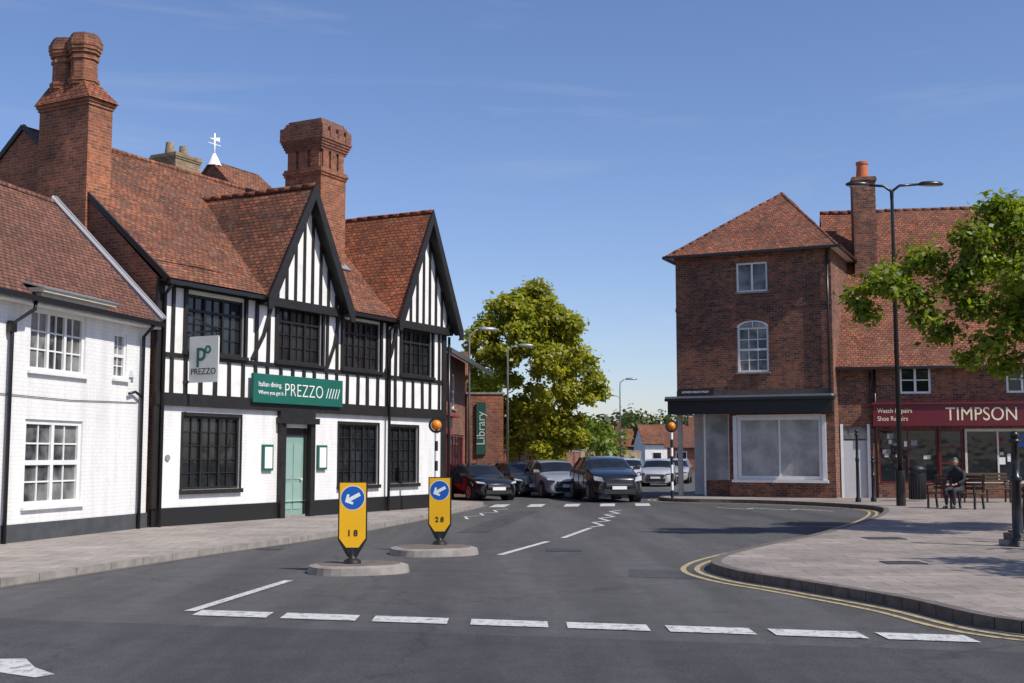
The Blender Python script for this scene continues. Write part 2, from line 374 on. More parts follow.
for i in range(5):
    x=-.75+i*1.2; y0=38.6+i*.25
    b.poly([(x,y0,.009),(x+.5,y0+.1,.009),(x+.7,y0+2.3,.009),(x+.2,y0+2.2,.009)],PAINTW)
b.poly([(-4.55,9.9,.009),(-3.95,9.95,.009),(-3.72,9.55,.009),(-3.45,9.25,.009),(-3.55,9.12,.009),(-4.1,9.45,.009),(-4.9,9.3,.009),(-4.9,9.6,.009)],PAINTW)
b.obj('road_marking_white')
def manhole(x,y,z=.006,r=.3):
    b=B(); b.box(x-r,x+r,y-r*.8,y+r*.8,z-.004,z+.004,simple('cast_iron_cover',(.05,.045,.042),.6,.3,20)); b.obj('manhole_cover')
manhole(.9,21.2); manhole(-4.3,21.5,.006,.22); manhole(5.6,17.4,.126,.28); manhole(6.9,22.5,.126,.35)

# ------------------------------------------------------------------ traffic islands + bollard signs
def island(x,y,rx,ry,rot):
    g=grp('traffic_island',(x,y,0),rot); b=B(); n=28
    def ring(s,z): return [(math.copysign(abs(math.cos(a))**.8,math.cos(a))*rx*s,math.copysign(abs(math.sin(a))**.8,math.sin(a))*ry*s,z) for a in [2*math.pi*i/n for i in range(n)]]
    r0=ring(1,-.01);r1=ring(.97,.10);r2=ring(.82,.125)
    for A,C,m in ((r0,r1,STONE),(r1,r2,STONE)):
        for i in range(n): b.poly([A[i],A[(i+1)%n],C[(i+1)%n],C[i]],m)
    b.poly(r2,simple('island_asphalt',(.13,.105,.085),.9,.35,6,bmp=.3)); b.obj('island_kerb',g)
island(-2.18,17.3,.72,.56,.35); island(-1.32,20.5,.74,.70,.35)
def arrow_sign(x,y,rot,label,s=1):
    g=grp('keep_left_traffic_sign',(x,y,.12),rot); b=B()
    w=.205*s
    out=[(-w,0,1.16),(w,0,1.16),(w,0,.34),(.07,0,.10),(-.07,0,.10),(-w,0,.34)]
    b.extr(out,(0,.05,0),SIGNB)
    k=.018; inn=[(-w+k,-.004,1.16-k),(w-k,-.004,1.16-k),(w-k,-.004,.36),(.06,-.004,.19),(-.06,-.004,.19),(-w+k,-.004,.36)]
    b.extr(inn,(0,.003,0),YELLOW)
    b.extr([(-.10,-.008,.23),(.10,-.008,.23),(.055,-.008,.12),(-.055,-.008,.12)],(0,.003,0),SIGNB)
    b.lathe((0,.03),[(.0,.13),(.05,.12),(.08,.06),(.12,.045),(.2,.04)],SIGNB,14)
    b.obj('board',g,bevel=.004)
    b=B(); cz=.93
    def disc(r,yy,m): b.poly([(r*math.cos(2*math.pi*i/40),yy,cz+r*math.sin(2*math.pi*i/40)) for i in range(40)],m)
    disc(.175,-.0055,SIGNW); disc(.165,-.0075,BLUE)
    ar=[(-.125,0),(-.045,.085),(-.02,.06),(-.052,.026),(.115,.026),(.115,-.026),(-.052,-.026),(-.02,-.06),(-.045,-.085)]
    a=math.radians(28); P=[(x_*math.cos(a)-z_*math.sin(a),-.0095,cz+x_*math.sin(a)+z_*math.cos(a)) for x_,z_ in ar]
    b.poly(P,SIGNW); b.obj('roundel',g,recalc=False)
    for t_,z_ in zip(label,(.56,.43)):
        if t_: text(t_,(0,-.008,z_),.12,SIGNB,g,'label',ext=.001,off=.003)
arrow_sign(-2.27,17.25,.05,('','1 8')); arrow_sign(-1.25,20.9,-.12,('','2 8'),.97)

# ------------------------------------------------------------------ white house
g=grp('white_house',(-7.93,26.2,0),rz((.22,.975)))
b=B(); L=-13
ops=[(-4.3,-2.5,3.22,4.38),(-4.35,-2.5,.72,2.32),(-1.45,-.95,3.25,4.2),(-9,-7.4,3.22,4.3),(-9,-7.4,.8,2.3)]
wall(b,L,0,.42,4.55,0,ops,WHITEB,.13)
b.poly([(0,0,0),(0,5,0),(0,5,4.6),(0,2.5,7.3),(0,0,4.6)],WHITEB)
b.poly([(L,0,0),(L,5,0),(L,5,4.6),(L,2.5,7.3),(L,0,4.6)],WHITEB)
b.obj('walls',g)
b=B(); b.box(L,.02,-.03,.02,0,.42,GREYPL); b.obj('plinth',g)
b=B(); window(b,-4.3,-2.5,3.22,4.38,0,6,3,WOODW,GLASSC,.07,.03,mull=(2,4),sill=WOODW)
window(b,-4.35,-2.5,.72,2.32,0,4,4,WOODW,GLASSC,.09,.03,mull=(2,),sill=WOODW,trans=(2,))
window(b,-1.45,-.95,3.25,4.2,0,2,4,WOODW,GLASSC,.06,.025,sill=WOODW,trans=(2,))
window(b,-9,-7.4,3.22,4.3,0,6,3,WOODW,GLASSC,.07,.03,mull=(2,4),sill=WOODW); window(b,-9,-7.4,.8,2.3,0,4,4,WOODW,GLASSC,.09,.03,mull=(2,),sill=WOODW)
b.obj('windows',g)
b=B(); roofgrid(b,(L,-.3,4.52),(0.02,-.3,4.52),(L,2.5,7.35),(.02,2.5,7.35),24,6,TILEB,.02)
roofgrid(b,(L,5.3,4.52),(.02,5.3,4.52),(L,2.5,7.35),(.02,2.5,7.35),4,2,TILEB,0)
ridge(b,(L,2.5,7.37),(0,2.5,7.37),TILEB,.09); b.obj('roof',g)
b=B(); b.beam((-.02,-.3,4.62),(-.02,2.5,7.44),.16,.10,LEAD,(1,0,0))
b.beam((-.02,-.33,4.64),(-.02,2.5,7.48),.05,.13,SIGNW,(1,0,0)); b.obj('verge_flashing',g)
b=B(); b.box(L,-.02,-.38,-.26,4.44,4.54,BLACKM); b.box(L,-.02,-.26,-.003,4.40,4.46,WOODW)
b.box(-4.5,-2.3,-.34,.4,4.50,4.62,CREAM); b.box(-4.62,-2.18,-.46,.5,4.62,4.70,CREAM)
b.slab([(-4.66,-.5,4.70),(-2.14,-.5,4.70),(-2.14,.6,4.98),(-4.66,.6,4.98)],.03,LEAD); b.obj('gutter_and_hood',g)
b=B(); b.tube([(-4.6,-.3,4.45),(-4.6,-.28,4.3),(-4.95,-.08,4.0),(-4.95,-.08,.1)],.038,BLACKM); b.tube([(-.42,-.32,4.45),(-.42,-.08,4.2),(-.42,-.08,.1)],.038,BLACKM)
b.box(-5.03,-4.87,-.12,-.03,3.85,4.05,BLACKM)
b.tube([(-.95,-.08,2.95),(-.70,-.08,3.0),(-.44,-.09,2.9)],.03,BLACKM); b.tube([(-5.25,-.05,3.2),(-5.25,-.05,.1)],.02,LEAD); b.obj('downpipes',g)
b=B(); b.box(-.85,-.7,-.09,-.003,3.3,3.45,WOODW); b.tube([(-6,-.02,2.75),(-3,-.02,2.72),(-.5,-.02,2.78)],.008,SIGNB,5); b.obj('cables_and_alarm_box',g)

# ------------------------------------------------------------------ timber framed restaurant
D=(.474,.8805)
g=grp('timber_framed_building',(-7.85,26.3,0),rz(D)); W=12.1; DP=9
lo=[(.9,2.83,.88,2.56),(4.4,5.4,.0,2.35),(6.75,8.6,.85,2.5),(9.15,10.65,.85,2.48)]
up=[(.9,2.85,4.0,5.33),(4.1,5.9,4.0,5.42),(6.85,8.6,4.0,5.35),(9.7,11.35,4.0,5.35)]
b=B(); wall(b,0,W,.5,2.8,0,[(a,c,max(d_,.5),e) for a,c,d_,e in lo],WHITEB,.13)
wall(b,0,W,2.8,5.6,-.02,up,WHITE,.12); b.obj('walls',g)
b=B()
b.poly([(0,0,0),(0,DP,0),(0,DP,5.6),(0,4.5,9.55),(0,-.02,5.6)],BRICKO)
b.poly([(W,0,0),(W,DP,0),(W,DP,5.6),(W,4.5,9.55),(W,0,5.6)],BRICKO); b.poly([(0,DP,0),(W,DP,0),(W,DP,5.6),(0,DP,5.6)],BRICKO)
b.obj('end_walls',g)
b=B(); b.box(-.02,4.3,-.05,.02,0,.5,SIGNB); b.box(5.5,W+.02,-.05,.02,0,.5,SIGNB)
b.box(4.4,5.4,.02,.3,-.01,.16,STONE)
b.obj('plinth',g)
t=B(); yo=-.07
t.box(-.03,W+.03,-.11,0,2.76,3.04,BLACK)
t.box(-.03,W+.03,-.085,-.02,5.42,5.60,BLACK)
t.box(-.03,W+.03,-.068,-.02,3.84,3.94,BLACK)
t.box(-.05,.14,-.09,-.01,.5,2.76,BLACK); t.box(-.05,.16,-.09,-.02,3.04,5.42,BLACK); t.box(W-.16,W+.04,-.09,-.02,3.04,5.42,BLACK); t.box(W-.16,W+.04,-.09,-.01,.5,2.76,BLACK)
x=.47; rs=random.Random(3)
def stud(b,x,w_,y0,y1,z0,z1,lean):   # slightly irregular hand-cut stud
    b.solid([(x-w_,y0,z0),(x+w_,y0,z0),(x+w_,y1,z0),(x-w_,y1,z0),(x-w_*.9+lean,y0,z1),(x+w_*.9+lean,y0,z1),(x+w_*.9+lean,y1,z1),(x-w_*.9+lean,y1,z1)],[(3,2,1,0),(4,5,6,7),(0,1,5,4),(1,2,6,5),(2,3,7,6),(3,0,4,7)],BLACK)
while x<W-.3:
    w_=.042+rs.random()*.014; j=rs.uniform(-.03,.03)
    stud(t,x+j,w_,yo,-.02,3.04,3.84,rs.uniform(-.015,.015))
    if not any(a-.16<x+j<c+.16 for a,c,_,_ in up): stud(t,x+j,w_,yo,-.02,3.94,5.42,rs.uniform(-.025,.025))
    x+=.47
for a,c,d_,e in up:
    t.box(a-.09,a-.002,-.09,-.021,3.94,5.42,BLACK); t.box(c+.002,c+.09,-.09,-.021,3.94,5.42,BLACK)
    t.box(a-.1,c+.1,-.13,-.021,d_-.08,d_-.002,BLACK)
for xa,xb in ((3.15,3.85),(6.15,6.65),(8.85,9.4)):
    t.beam((xa,-.05,3.98),((xa+xb)/2+.06,-.05,4.6),.09,.05,BLACK); t.beam(((xa+xb)/2+.05,-.05,4.57),(xb,-.05,5.38),.09,.05,BLACK)
for a,c,d_,e in lo:
    if d_>0: t.box(a-.06,c+.06,-.09,.0,d_-.1,d_-.002,BLACK); t.box(a-.05,a-.002,-.03,.0,d_,e,BLACK); t.box(c+.002,c+.05,-.03,.0,d_,e,BLACK); t.box(a-.05,c+.05,-.03,0,e+.002,e+.07,BLACK)
t.obj('timber_frame',g)
b=B()
for i,(a,c,d_,e) in enumerate(up): window(b,a,c,d_,e,-.02,6,4,BLACK,GLASS,.06,.022,mull=(2,4),trans=(3,))
for i,(a,c,d_,e) in enumerate(lo):
    if d_>0: window(b,a,c,d_,e,0,6 if c-a>1.6 else 5,5,BLACK,GLASS,.06,.024,mull=(2,4))
b.obj('windows',g)
b=B(); b.box(4.47,5.33,.06,.11,.16,2.15,DOORG)
for z0,z1 in ((.3,.95),(1.05,1.95)):
    for xa in (4.56,4.93): b.box(xa,xa+.31,.045,.06,z0,z1,simple('sage_panel',(.25,.38,.33),.4,.06,3))
b.box(4.40,4.47,.02,.1,.16,2.35,BLACK); b.box(5.33,5.40,.02,.1,.16,2.35,BLACK); b.box(4.47,5.33,.02,.1,2.15,2.35,BLACK)
b.box(4.22,4.40,-.14,.02,0,2.45,BLACK); b.box(5.40,5.58,-.14,.02,0,2.45,BLACK); b.box(4.15,5.65,-.22,.02,2.45,2.6,BLACK); b.box(4.2,5.6,-.12,.0,2.6,2.76,BLACK)
b.cyl((5.22,1.05),.03,.03,.0,.06,GOLD,10,'y'); b.obj('door',g)
b=B(); b.box(3.05,6.65,-.2,-.115,2.93,3.64,GREEN); b.obj('sign_board',g,bevel=.01)
SC_=simple('sign_cream',(.78,.78,.70),.4,.03,3)
text('PREZZO',(5.0,-.207,3.27),.46,SC_,g,'sign_lettering',sp=1.05,sx=.9,off=-.006)
text('Italian dining.',(3.22,-.207,3.38),.17,SIGNW,g,'sign_lettering',align='LEFT'); text('Where you get it.',(3.22,-.207,3.18),.135,SIGNW,g,'sign_lettering',align='LEFT')
b=B()
for i in range(5): b.beam((5.92+i*.12,-.207,3.14),(6.02+i*.12,-.207,3.40),.025,.008,SIGNW)
b.obj('sign_stripes',g)
b=B(); b.box(.88,.92,-1.02,-.17,3.28,4.32,simple('hanging_sign_white',(.62,.64,.60),.5,.05,3)); b.box(.885,.915,-1.12,-.05,4.40,4.44,BLACKM)
b.beam((.9,-.06,4.85),(.9,-.95,4.44),.03,.03,BLACKM,(1,0,0)); b.box(.89,.91,-.95,-.93,4.32,4.4,BLACKM); b.box(.89,.91,-.28,-.26,4.32,4.4,BLACKM); b.obj('hanging_sign',g)
text('PREZZO',(.876,-.595,3.52),.20,SIGNB,g,'hanging_lettering',rot=(math.pi/2,0,-math.pi/2))
text('p',(.876,-.52,3.96),.62,GREEN,g,'hanging_logo',rot=(math.pi/2,0,-math.pi/2),off=.008); text('o',(.876,-.72,4.04),.36,GREEN,g,'hanging_logo',rot=(math.pi/2,0,-math.pi/2),off=.008)
b=B()
for xa in (3.62,5.80):
    b.box(xa,xa+.38,-.07,-.004,1.28,1.92,GREEN); b.box(xa+.05,xa+.33,-.078,-.07,1.34,1.86,SIGNW)
b.cyl((.45,1.6),.07,.07,-.03,-.002,LEAD,16,'y'); b.cyl((.9,3.3),.04,.06,-.12,-.0,BLACKM,12,'y')
b.obj('menu_boards',g)
sl=(9.6-5.55)/4.85
def mainz(y): return 5.55+(y+.35)*sl
b=B(); yr=.15
roofgrid(b,(-.02,yr,mainz(yr)),(W+.1,yr,mainz(yr)),(-.02,4.5,9.6),(W+.1,4.5,9.6),30,10,TILE,.035)
eaves=[(-.02,3.45),(6.45,9.15)]
for a,c in eaves: roofgrid(b,(a,-.35,5.55),(c,-.35,5.55),(a,yr+.12,mainz(yr+.12)+.012),(c,yr+.12,mainz(yr+.12)+.012),12,1,TILE,.01)
roofgrid(b,(-.02,9.35,5.55),(W+.1,9.35,5.55),(-.02,4.5,9.6),(W+.1,4.5,9.6),6,3,TILE,0)
ridge(b,(.7,4.5,9.62),(W,4.5,9.62),TILE,.10)
b.obj('main_roof',g)
b=B()
for a,c in eaves: b.box(a,c-.05,-.42,-.33,5.42,5.51,BLACKM); b.box(a,c-.05,-.33,-.02,5.50,5.53,BLACK)
b.beam((-.03,-.35,5.52),(-.03,4.5,9.58),.12,.06,SIGNB,(1,0,0)); b.beam((-.03,4.5,9.58),(-.03,9.35,5.52),.12,.06,SIGNB,(1,0,0))
b.tube([(.1,-.38,5.45),(.12,-.14,5.2),(.12,-.14,.1)],.042,BLACKM); b.tube([(8.95,-.38,5.45),(8.95,-.14,5.2),(8.95,-.14,.1)],.042,BLACKM)
b.tube([(W+.1,-.14,5.3),(W+.1,-.14,.1)],.042,BLACKM); b.obj('gutters_and_pipes',g)
def gable(c,za,mat,hw=1.72,zb=5.42,front=-.48):
    yb=(za-5.55)/sl-.35
    b=B()
    for sgn in (-1,1):
        roofgrid(b,(c+sgn*hw,front,zb),(c+sgn*hw,.1,zb+.05),(c,front,za),(c,yb+.15,za),8,8,mat,.018)
        P=[(c+sgn*hw,front,zb),(c+sgn*hw,-.30,zb),(c,yb,za),(c,front,za)]
        b.slab([(p[0],p[1],p[2]-.05) for p in P],.06,BLACK)
    ridge(b,(c,front,za+.02),(c,yb+.1,za+.02),mat,.07); b.obj('gable_roof',g)
    yg=-.16
    b=B(); b.poly([(c-hw+.12,yg,5.5),(c+hw-.12,yg,5.5),(c,yg,za-.12)],WHITE); b.obj('gable_wall',g)
    b=B(); sl2=(za-zb)/hw
    n=9; rs=random.Random(int(c*10))
    for k in range(n):
        x=-hw+.34+k*(2*hw-.68)/(n-1)
        zt=za-.15-abs(x)*sl2
        if zt>5.75: stud(b,c+x,.036+rs.random()*.008,yg-.05,yg,5.56,zt,rs.uniform(-.012,.012))
    b.box(c-hw+.1,c+hw-.1,yg-.08,-.02,5.34,5.56,BLACK)
    b.obj('gable_studs',g)
    b=B()
    for sgn in (-1,1):
        x0=c+sgn*(hw+.06); P=[(x0,front-.05,zb-.22),(x0,front-.05,zb+.06),(c,front-.05,za+.04),(c,front-.05,za-.38),(x0-sgn*.15,front-.05,zb-.22)]
        b.extr(P,(0,.05,0),BLACK)
    b.obj('bargeboards',g)
gable(4.95,8.6,TILE); gable(10.65,8.95,TILEO,1.72)
def corbel(b,x0,x1,y0,y1,z,steps,mat,dz=.075,dd=.03):
    for i,k in enumerate(steps): b.box(x0-k*dd,x1+k*dd,y0-k*dd,y1+k*dd,z+i*dz,z+(i+1)*dz-.001,mat)
b=B(); b.box(-.1,.62,2.2,3.85,5,9.8,BRICKO)
corbel(b,-.1,.62,2.2,3.85,9.8,[1,2],BRICKO)
b.obj('chimney_stack',g)
b=B(); p=[(-.2,2.08),(.72,2.08),(.72,3.95),(-.2,3.95)]; q=[(.0,2.5),(.5,2.5),(.5,3.7),(.0,3.7)]
for i in range(4):
    a,c=p[i],p[(i+1)%4]; e,f=q[(i+1)%4],q[i]
    b.poly([(*a,9.95),(*c,9.95),(*e,10.42),(*f,10.42)],TILEO)
b.obj('chimney_shoulder',g)
b=B()
for cy,h_ in ((2.78,0),(3.40,-.03)):
    b.cyl((.24,cy),.31,.30,10.05,11.30+h_,BRICKO,8,smooth=False)
    for i,(r,z) in enumerate(((.34,10.38),(.36,10.46),(.34,11.0),(.36,11.15),(.39,11.23),(.41,11.31),(.41,11.39),(.37,11.47),(.33,11.54))): b.cyl((.24,cy),r,r,z+h_,z+.079+h_,BRICKR if i>5 else BRICKO,8,smooth=False)
b.obj('chimney_shafts',g)
b=B(); b.box(7.9,9.1,1.6,2.9,6,9.75,BRICKO); corbel(b,7.9,9.1,1.6,2.9,9.75,[1,2,1],BRICKO)
b.box(7.96,9.04,1.66,2.84,9.9,10.5,BRICKR)
for k in range(3):
    b.box(8.00+k*.37,8.26+k*.37,1.60,2.90,9.97,10.5,BRICKO); b.box(7.9,9.1,1.68+k*.42,1.98+k*.42,9.975,10.49,BRICKO)
corbel(b,7.92,9.08,1.62,2.88,10.5,[1,2,3,4,5],BRICKR); 
b.box(7.80,9.2,1.50,3.0,10.876,11.05,BRICKO)
for k in range(4):
    b.box(7.78+k*.38,8.04+k*.38,1.47,3.03,10.88,11.2,BRICKR)
corbel(b,7.86,9.14,1.56,2.94,11.2,[0,-1,-3],BRICKR)
b.obj('chimney_stack_tall',g)
b=B(); b.slab([(7.75,1.45,mainz(1.45)+.05),(9.25,1.45,mainz(1.45)+.05),(9.25,3.1,mainz(3.1)+.05),(7.75,3.1,mainz(3.1)+.05)],.05,LEAD); b.obj('chimney_flashing',g)

# house behind
g=grp('brick_house',(-9.6,43.4,0),rz((.474,.8805)))
b=B(); b.box(-5,1.2,0,6,0,8.2,BRICKR); b.box(1.2,5,.2,5.8,0,10.2,BRICKR)
for y_ in (-.3,6.3): b.slab([(-5.2,y_,8.0),(1.19,y_,8.0),(1.19,3,11.1),(-5.2,3,11.1)],.1,TILE)
for y_ in (-.1,6.1): b.slab([(1.1,y_,10.0),(5.2,y_,10.0),(3.9,3,13.1),(1.1,3,13.1)],.1,TILE)
b.slab([(5.2,-.1,10.0),(5.2,6.1,10.0),(3.9,3,13.1)],.1,TILE)
b.poly([(1.15,.2,8.2),(1.15,5.8,8.2),(1.15,5.8,10.1),(1.15,3,12.95),(1.15,.2,10.1)],BRICKR)
b.poly([(-5,0,8.2),(-5,6,8.2),(-5,3,11)],BRICKR); b.obj('walls_and_roof',g)
b=B(); b.box(-1.6,-.3,2.2,3.4,9,12.5,BRICKY); corbel(b,-1.6,-.3,2.2,3.4,12.5,[1,2,1],BRICKY)
for k in (-1.3,-.6): b.cyl((k,2.8),.18,.14,12.7,13.2,BRICKY,10)
b.obj('chimney',g)
b=B(); b.tube([(1.3,3,13),(1.3,3,14.2)],.035,SIGNW); b.lathe((1.3,3),[(12.9,.3),(13.2,.16),(13.4,.05)],SIGNW,8); b.box(.95,1.65,2.99,3.01,13.75,13.78,SIGNW); b.extr([(1.0,3,13.95),(1.6,3,13.92),(1.6,3,14.1)],(0,.02,0),SIGNW); b.obj('weather_vane',g)

# ------------------------------------------------------------------ brick shop with slate roof + library
d2=Vector((1.05,10.5)).normalized()
g=grp('brick_shop',(-3.1,40.4,0),rz(d2)); b=B()
ops=[(4.2,5.1,3.5,4.9),(7.2,8.1,3.5,4.9),(1.2,2.1,3.5,4.9)]
wall(b,0,11,2.9,5.6,0,ops,BRICKR); b.poly([(0,0,0),(0,7,0),(0,7,5.6),(0,3.5,7.6),(0,0,5.6)],BRICKR); b.poly([(11,0,0),(11,7,0),(11,7,5.6),(11,3.5,7.6),(11,0,5.6)],BRICKR)
wall(b,0,11,0,2.9,0,[(6.5,10.5,.6,2.5)],BRICKR); b.obj('walls',g)
b=B()
for o in ops: window(b,*o,0,2,4,WOODW,GLASS,.08,.03,trans=(2,),sill=STONE)
window(b,6.5,10.5,.6,2.5,0,5,1,MAROON,GLASS,.1,.06); b.obj('windows',g)
RED=simple('red_shopfront',(.26,.012,.02),.35,.08,2)
b=B(); b.box(.3,6.2,-.18,-.003,2.45,3.1,RED); b.box(.3,6.2,-.08,-.004,0,.6,RED)
for k in range(7): b.box(.3+k*.96,.42+k*.96,-.1,-.003,.6,2.45,RED)
b.poly([(.4,-.03,.6),(6.1,-.03,.6),(6.1,-.03,2.45),(.4,-.03,2.45)],GLASS); b.box(.25,6.25,-.5,-.003,3.1,3.18,RED); b.obj('shopfront',g)
b=B(); b.slab([(-.2,-1.0,5.25),(11.9,-1.0,5.25),(11.9,3.5,7.75),(-.2,3.5,7.75)],.12,SLATE,BLACK); b.slab([(-.2,8,5.25),(11.9,8,5.25),(11.9,3.5,7.75),(-.2,3.5,7.75)],.12,SLATE,BLACK)
b.box(-.2,11.9,-1.1,-1.0,5.10,5.26,BLACKM); b.obj('roof',g)

g=grp('library_building',(-2.0,53.2,0),0.05); b=B()
wall(b,0,1.62,0,4.35,0,[],BRICKO); b.poly([(1.62,0,0),(1.62,9,0),(1.62,9,4.35),(1.62,0,4.35)],BRICKO); b.box(-.0,1.62,.01,9,4.3,4.36,STONE)
b.box(-.04,1.68,-.05,.3,4.36,4.45,STONE); b.box(-4,-.003,.3,8,0,5.2,BRICKR); b.slab([(-4.2,0,5.2),(.1,0,5.2),(.1,4,6.6),(-4.2,4,6.6)],.1,TILE)
b.obj('walls',g)
b=B(); b.extr([(.95+.5*math.cos(a),-.02,3.4+.5*math.sin(a)) for a in [math.pi*i/12 for i in range(13)]]+[(.45,-.02,.9),(1.45,-.02,.9)],(0,.018,0),BRICKR); b.obj('blind_arch',g)
b=B(); b.box(.42,.84,-.12,-.04,1.7,4.0,simple('banner_green',(.015,.07,.05),.5,.1,3)); b.obj('banner',g)
text('Library',(.63,-.13,2.85),.52,simple('banner_text',(.5,.55,.5),.5,.1,3),g,'banner_lettering',rot=(math.pi/2,-math.pi/2,0))

def wallrun(name,p,q,h,mat,t=.25):
    p=Vector(p);q=Vector(q);g=grp(name,(*p,0),rz(q-p)); L=(q-p).length; b=B(); b.box(0,L,0,t,0,h,mat); b.box(-.02,L+.02,-.04,t+.04,h+.001,h+.08,STONE)
    x=3
    while x<L: b.box(x,x+.4,-.06,t+.06,0,h+.15,mat); x+=5
    b.obj('brickwork',g)
wallrun('garden_wall',(-.35,62.5),(4.6,82),1.9,BRICKR); wallrun('garden_wall',(4.7,82.3),(12,112),2.0,BRICKY)
wallrun('garden_wall',(13,64),(19,82),2.2,BRICKR)

# ------------------------------------------------------------------ three storey corner shop (right)
DR=Vector((.905,-.425)).normalized(); WR=5.9; DPR=7
g=grp('brick_corner_shop',(6.33,46,0),rz(DR)); b=B()
ops=[(2.38,3.56,7.78,8.9),(2.38,3.56,4.75,6.45)]
wall(b,0,WR,3.9,9.3,0,ops,BRICKD,.12)
for xx in (0,WR): b.poly([(xx,0,3.9 if xx==0 else 0),(xx,DPR,3.9 if xx==0 else 0),(xx,DPR,9.3),(xx,0,9.3)],BRICKD)
b.poly([(0,DPR,0),(WR,DPR,0),(WR,DPR,9.3),(0,DPR,9.3)],BRICKD)
wall(b,2.0,WR,0,3.9,0,[(2.3,5.45,.76,3.1)],BRICKD,.15)
b.poly([(2.0,0,0),(2.0,2.0,0),(2.0,2.0,3.9),(2.0,0,3.9)],WHITE); b.poly([(0,2.2,0),(2.0,2.2,0),(2.0,2.2,3.9),(0,2.2,3.9)],WHITE); b.poly([(0,2.2,0),(0,DPR,0),(0,DPR,3.9),(0,2.2,3.9)],BRICKD)
b.poly([(0,0,3.2),(2,0,3.2),(2,2.2,3.2),(0,2.2,3.2)],WHITE); b.obj('walls',g)
b=B(); window(b,2.38,3.56,7.78,8.9,0,2,1,WOODW,GLASSC,.07,.05,mull=(1,),sill=STONE)
window(b,2.38,3.56,4.75,6.45,0,3,4,WOODW,GLASSC,.08,.03,trans=(2,),sill=STONE)
# segmental head of the sash window: glass, white frame, then the brick arch ring
cx=2.97; nn_=14
def seg(r,k): return [(cx+r*math.cos(math.pi-math.pi*i/nn_),k,6.44+r*.42*math.sin(math.pi*i/nn_)) for i in range(nn_+1)]
A0=seg(.50,-.012);A1=seg(.60,-.014);A2=seg(.60,-.02);A3=seg(.86,-.02)
b.poly([(p[0],-.006,p[2]) for p in A0],GLASSC)
for i in range(nn_):
    b.extr([A0[i],A0[i+1],A1[i+1],A1[i]],(0,.01,0),WOODW)
    q=[Vector(A2[i]),Vector(A2[i+1]),Vector(A3[i+1]),Vector(A3[i])]; m_=sum(q,Vector())/4
    b.extr([m_+(p-m_)*.93 for p in q],(0,.017,0),BRICKO)
b.box(cx-.015,cx+.015,-.02,-.008,6.44,6.64,WOODW)
window(b,2.3,5.45,.76,3.1,0,2,1,WOODW,GLASSL,.14,.07)
b.box(2.16,2.3,-.05,.0,.70,3.14,WOODW); b.box(5.45,5.59,-.05,.0,.70,3.14,WOODW); b.box(2.3,5.45,-.05,0,3.1,3.16,WOODW); b.box(2.1,5.65,-.09,0,.66,.76,WOODW)
b.obj('windows',g)
b=B()
n=9
for i in range(n):
    a0=2.30+1.34*i/n; b.box(a0+.008,a0+1.34/n-.008,-.012,-.001,8.91,9.11,BRICKO)
b.box(-.05,WR+.02,-.03,-.001,9.14,9.3,BRICKD)
b.box(-.02,WR+.02,-.022,-.001,7.15,7.30,BRICKD)
b.obj('arches_and_dentils',g)
b=B(); b.box(-.25,WR+.0,-.42,-.003,3.22,3.70,SIGNB); b.box(-.33,WR+.05,-.55,-.003,3.70,3.80,SIGNB); b.box(-.33,WR,-.5,2.1,3.80,3.88,LEAD)
b.box(-.25,-.01,-.003,2.1,3.22,3.70,SIGNB); b.box(0,WR,-.05,-.003,3.885,4.1,simple('old_bressummer',(.09,.07,.06),.8,.3,4))
b.box(.05,1.45,-.075,-.052,3.93,4.18,SIGNB); b.obj('fascia',g)
text('LOWER HIGH STREET',(.75,-.08,4.05),.11,SIGNW,g,'street_name')
b=B(); b.box(.0,.16,.0,.16,0,3.2,simple('stone_post',(.42,.40,.36),.7,.15,4)); b.box(.45,1.45,1.9,1.98,.1,2.7,WOODW); b.box(.6,1.3,1.885,1.9,1.2,2.5,GLASS)
b.box(1.0,1.9,.35,.42,0,.72,BRICKD); b.box(1.0,1.9,.36,.41,.74,3.2,GLASSL); b.box(.93,1.0,.33,.44,0,3.2,WOODW); b.box(1.88,1.98,.33,.44,.72,3.2,WOODW)
b.obj('corner_entrance',g)
b=B(); ze=9.28; o=.32; px,py,pz=3.55,2.8,12.05; rb=(px,DPR-1.2,pz)
E=[(-o,-o,ze),(WR+o,-o,ze),(WR+o,DPR+o,ze),(-o,DPR+o,ze)]; Pk=(px,py,pz)
roofgrid(b,E[0],E[1],Pk,Pk,14,10,TILER,.03); roofgrid(b,E[3],E[0],rb,Pk,14,10,TILER,.02); roofgrid(b,E[1],E[2],Pk,rb,14,10,TILER,.02); b.poly([E[2],E[3],rb],TILER)
ridge(b,Pk,rb,TILER,.09); ridge(b,E[0],Pk,TILER,.07); ridge(b,E[1],Pk,TILER,.07); b.obj('hipped_roof',g)
b=B(); b.poly([(x,y,ze-.03) for x,y,z in E],WOODW); b.box(-o-.08,WR+o+.08,-o-.1,-o,ze-.09,ze+.01,BLACKM); b.box(WR+o,WR+o+.1,-o,DPR+o,ze-.09,ze+.01,BLACKM); b.box(-o-.1,-o,-o,DPR+o,ze-.09,ze+.01,BLACKM)
b.tube([(WR-.12,-.08,9.2),(WR-.12,-.08,3.9)],.045,BLACKM); b.obj('gutters',g)

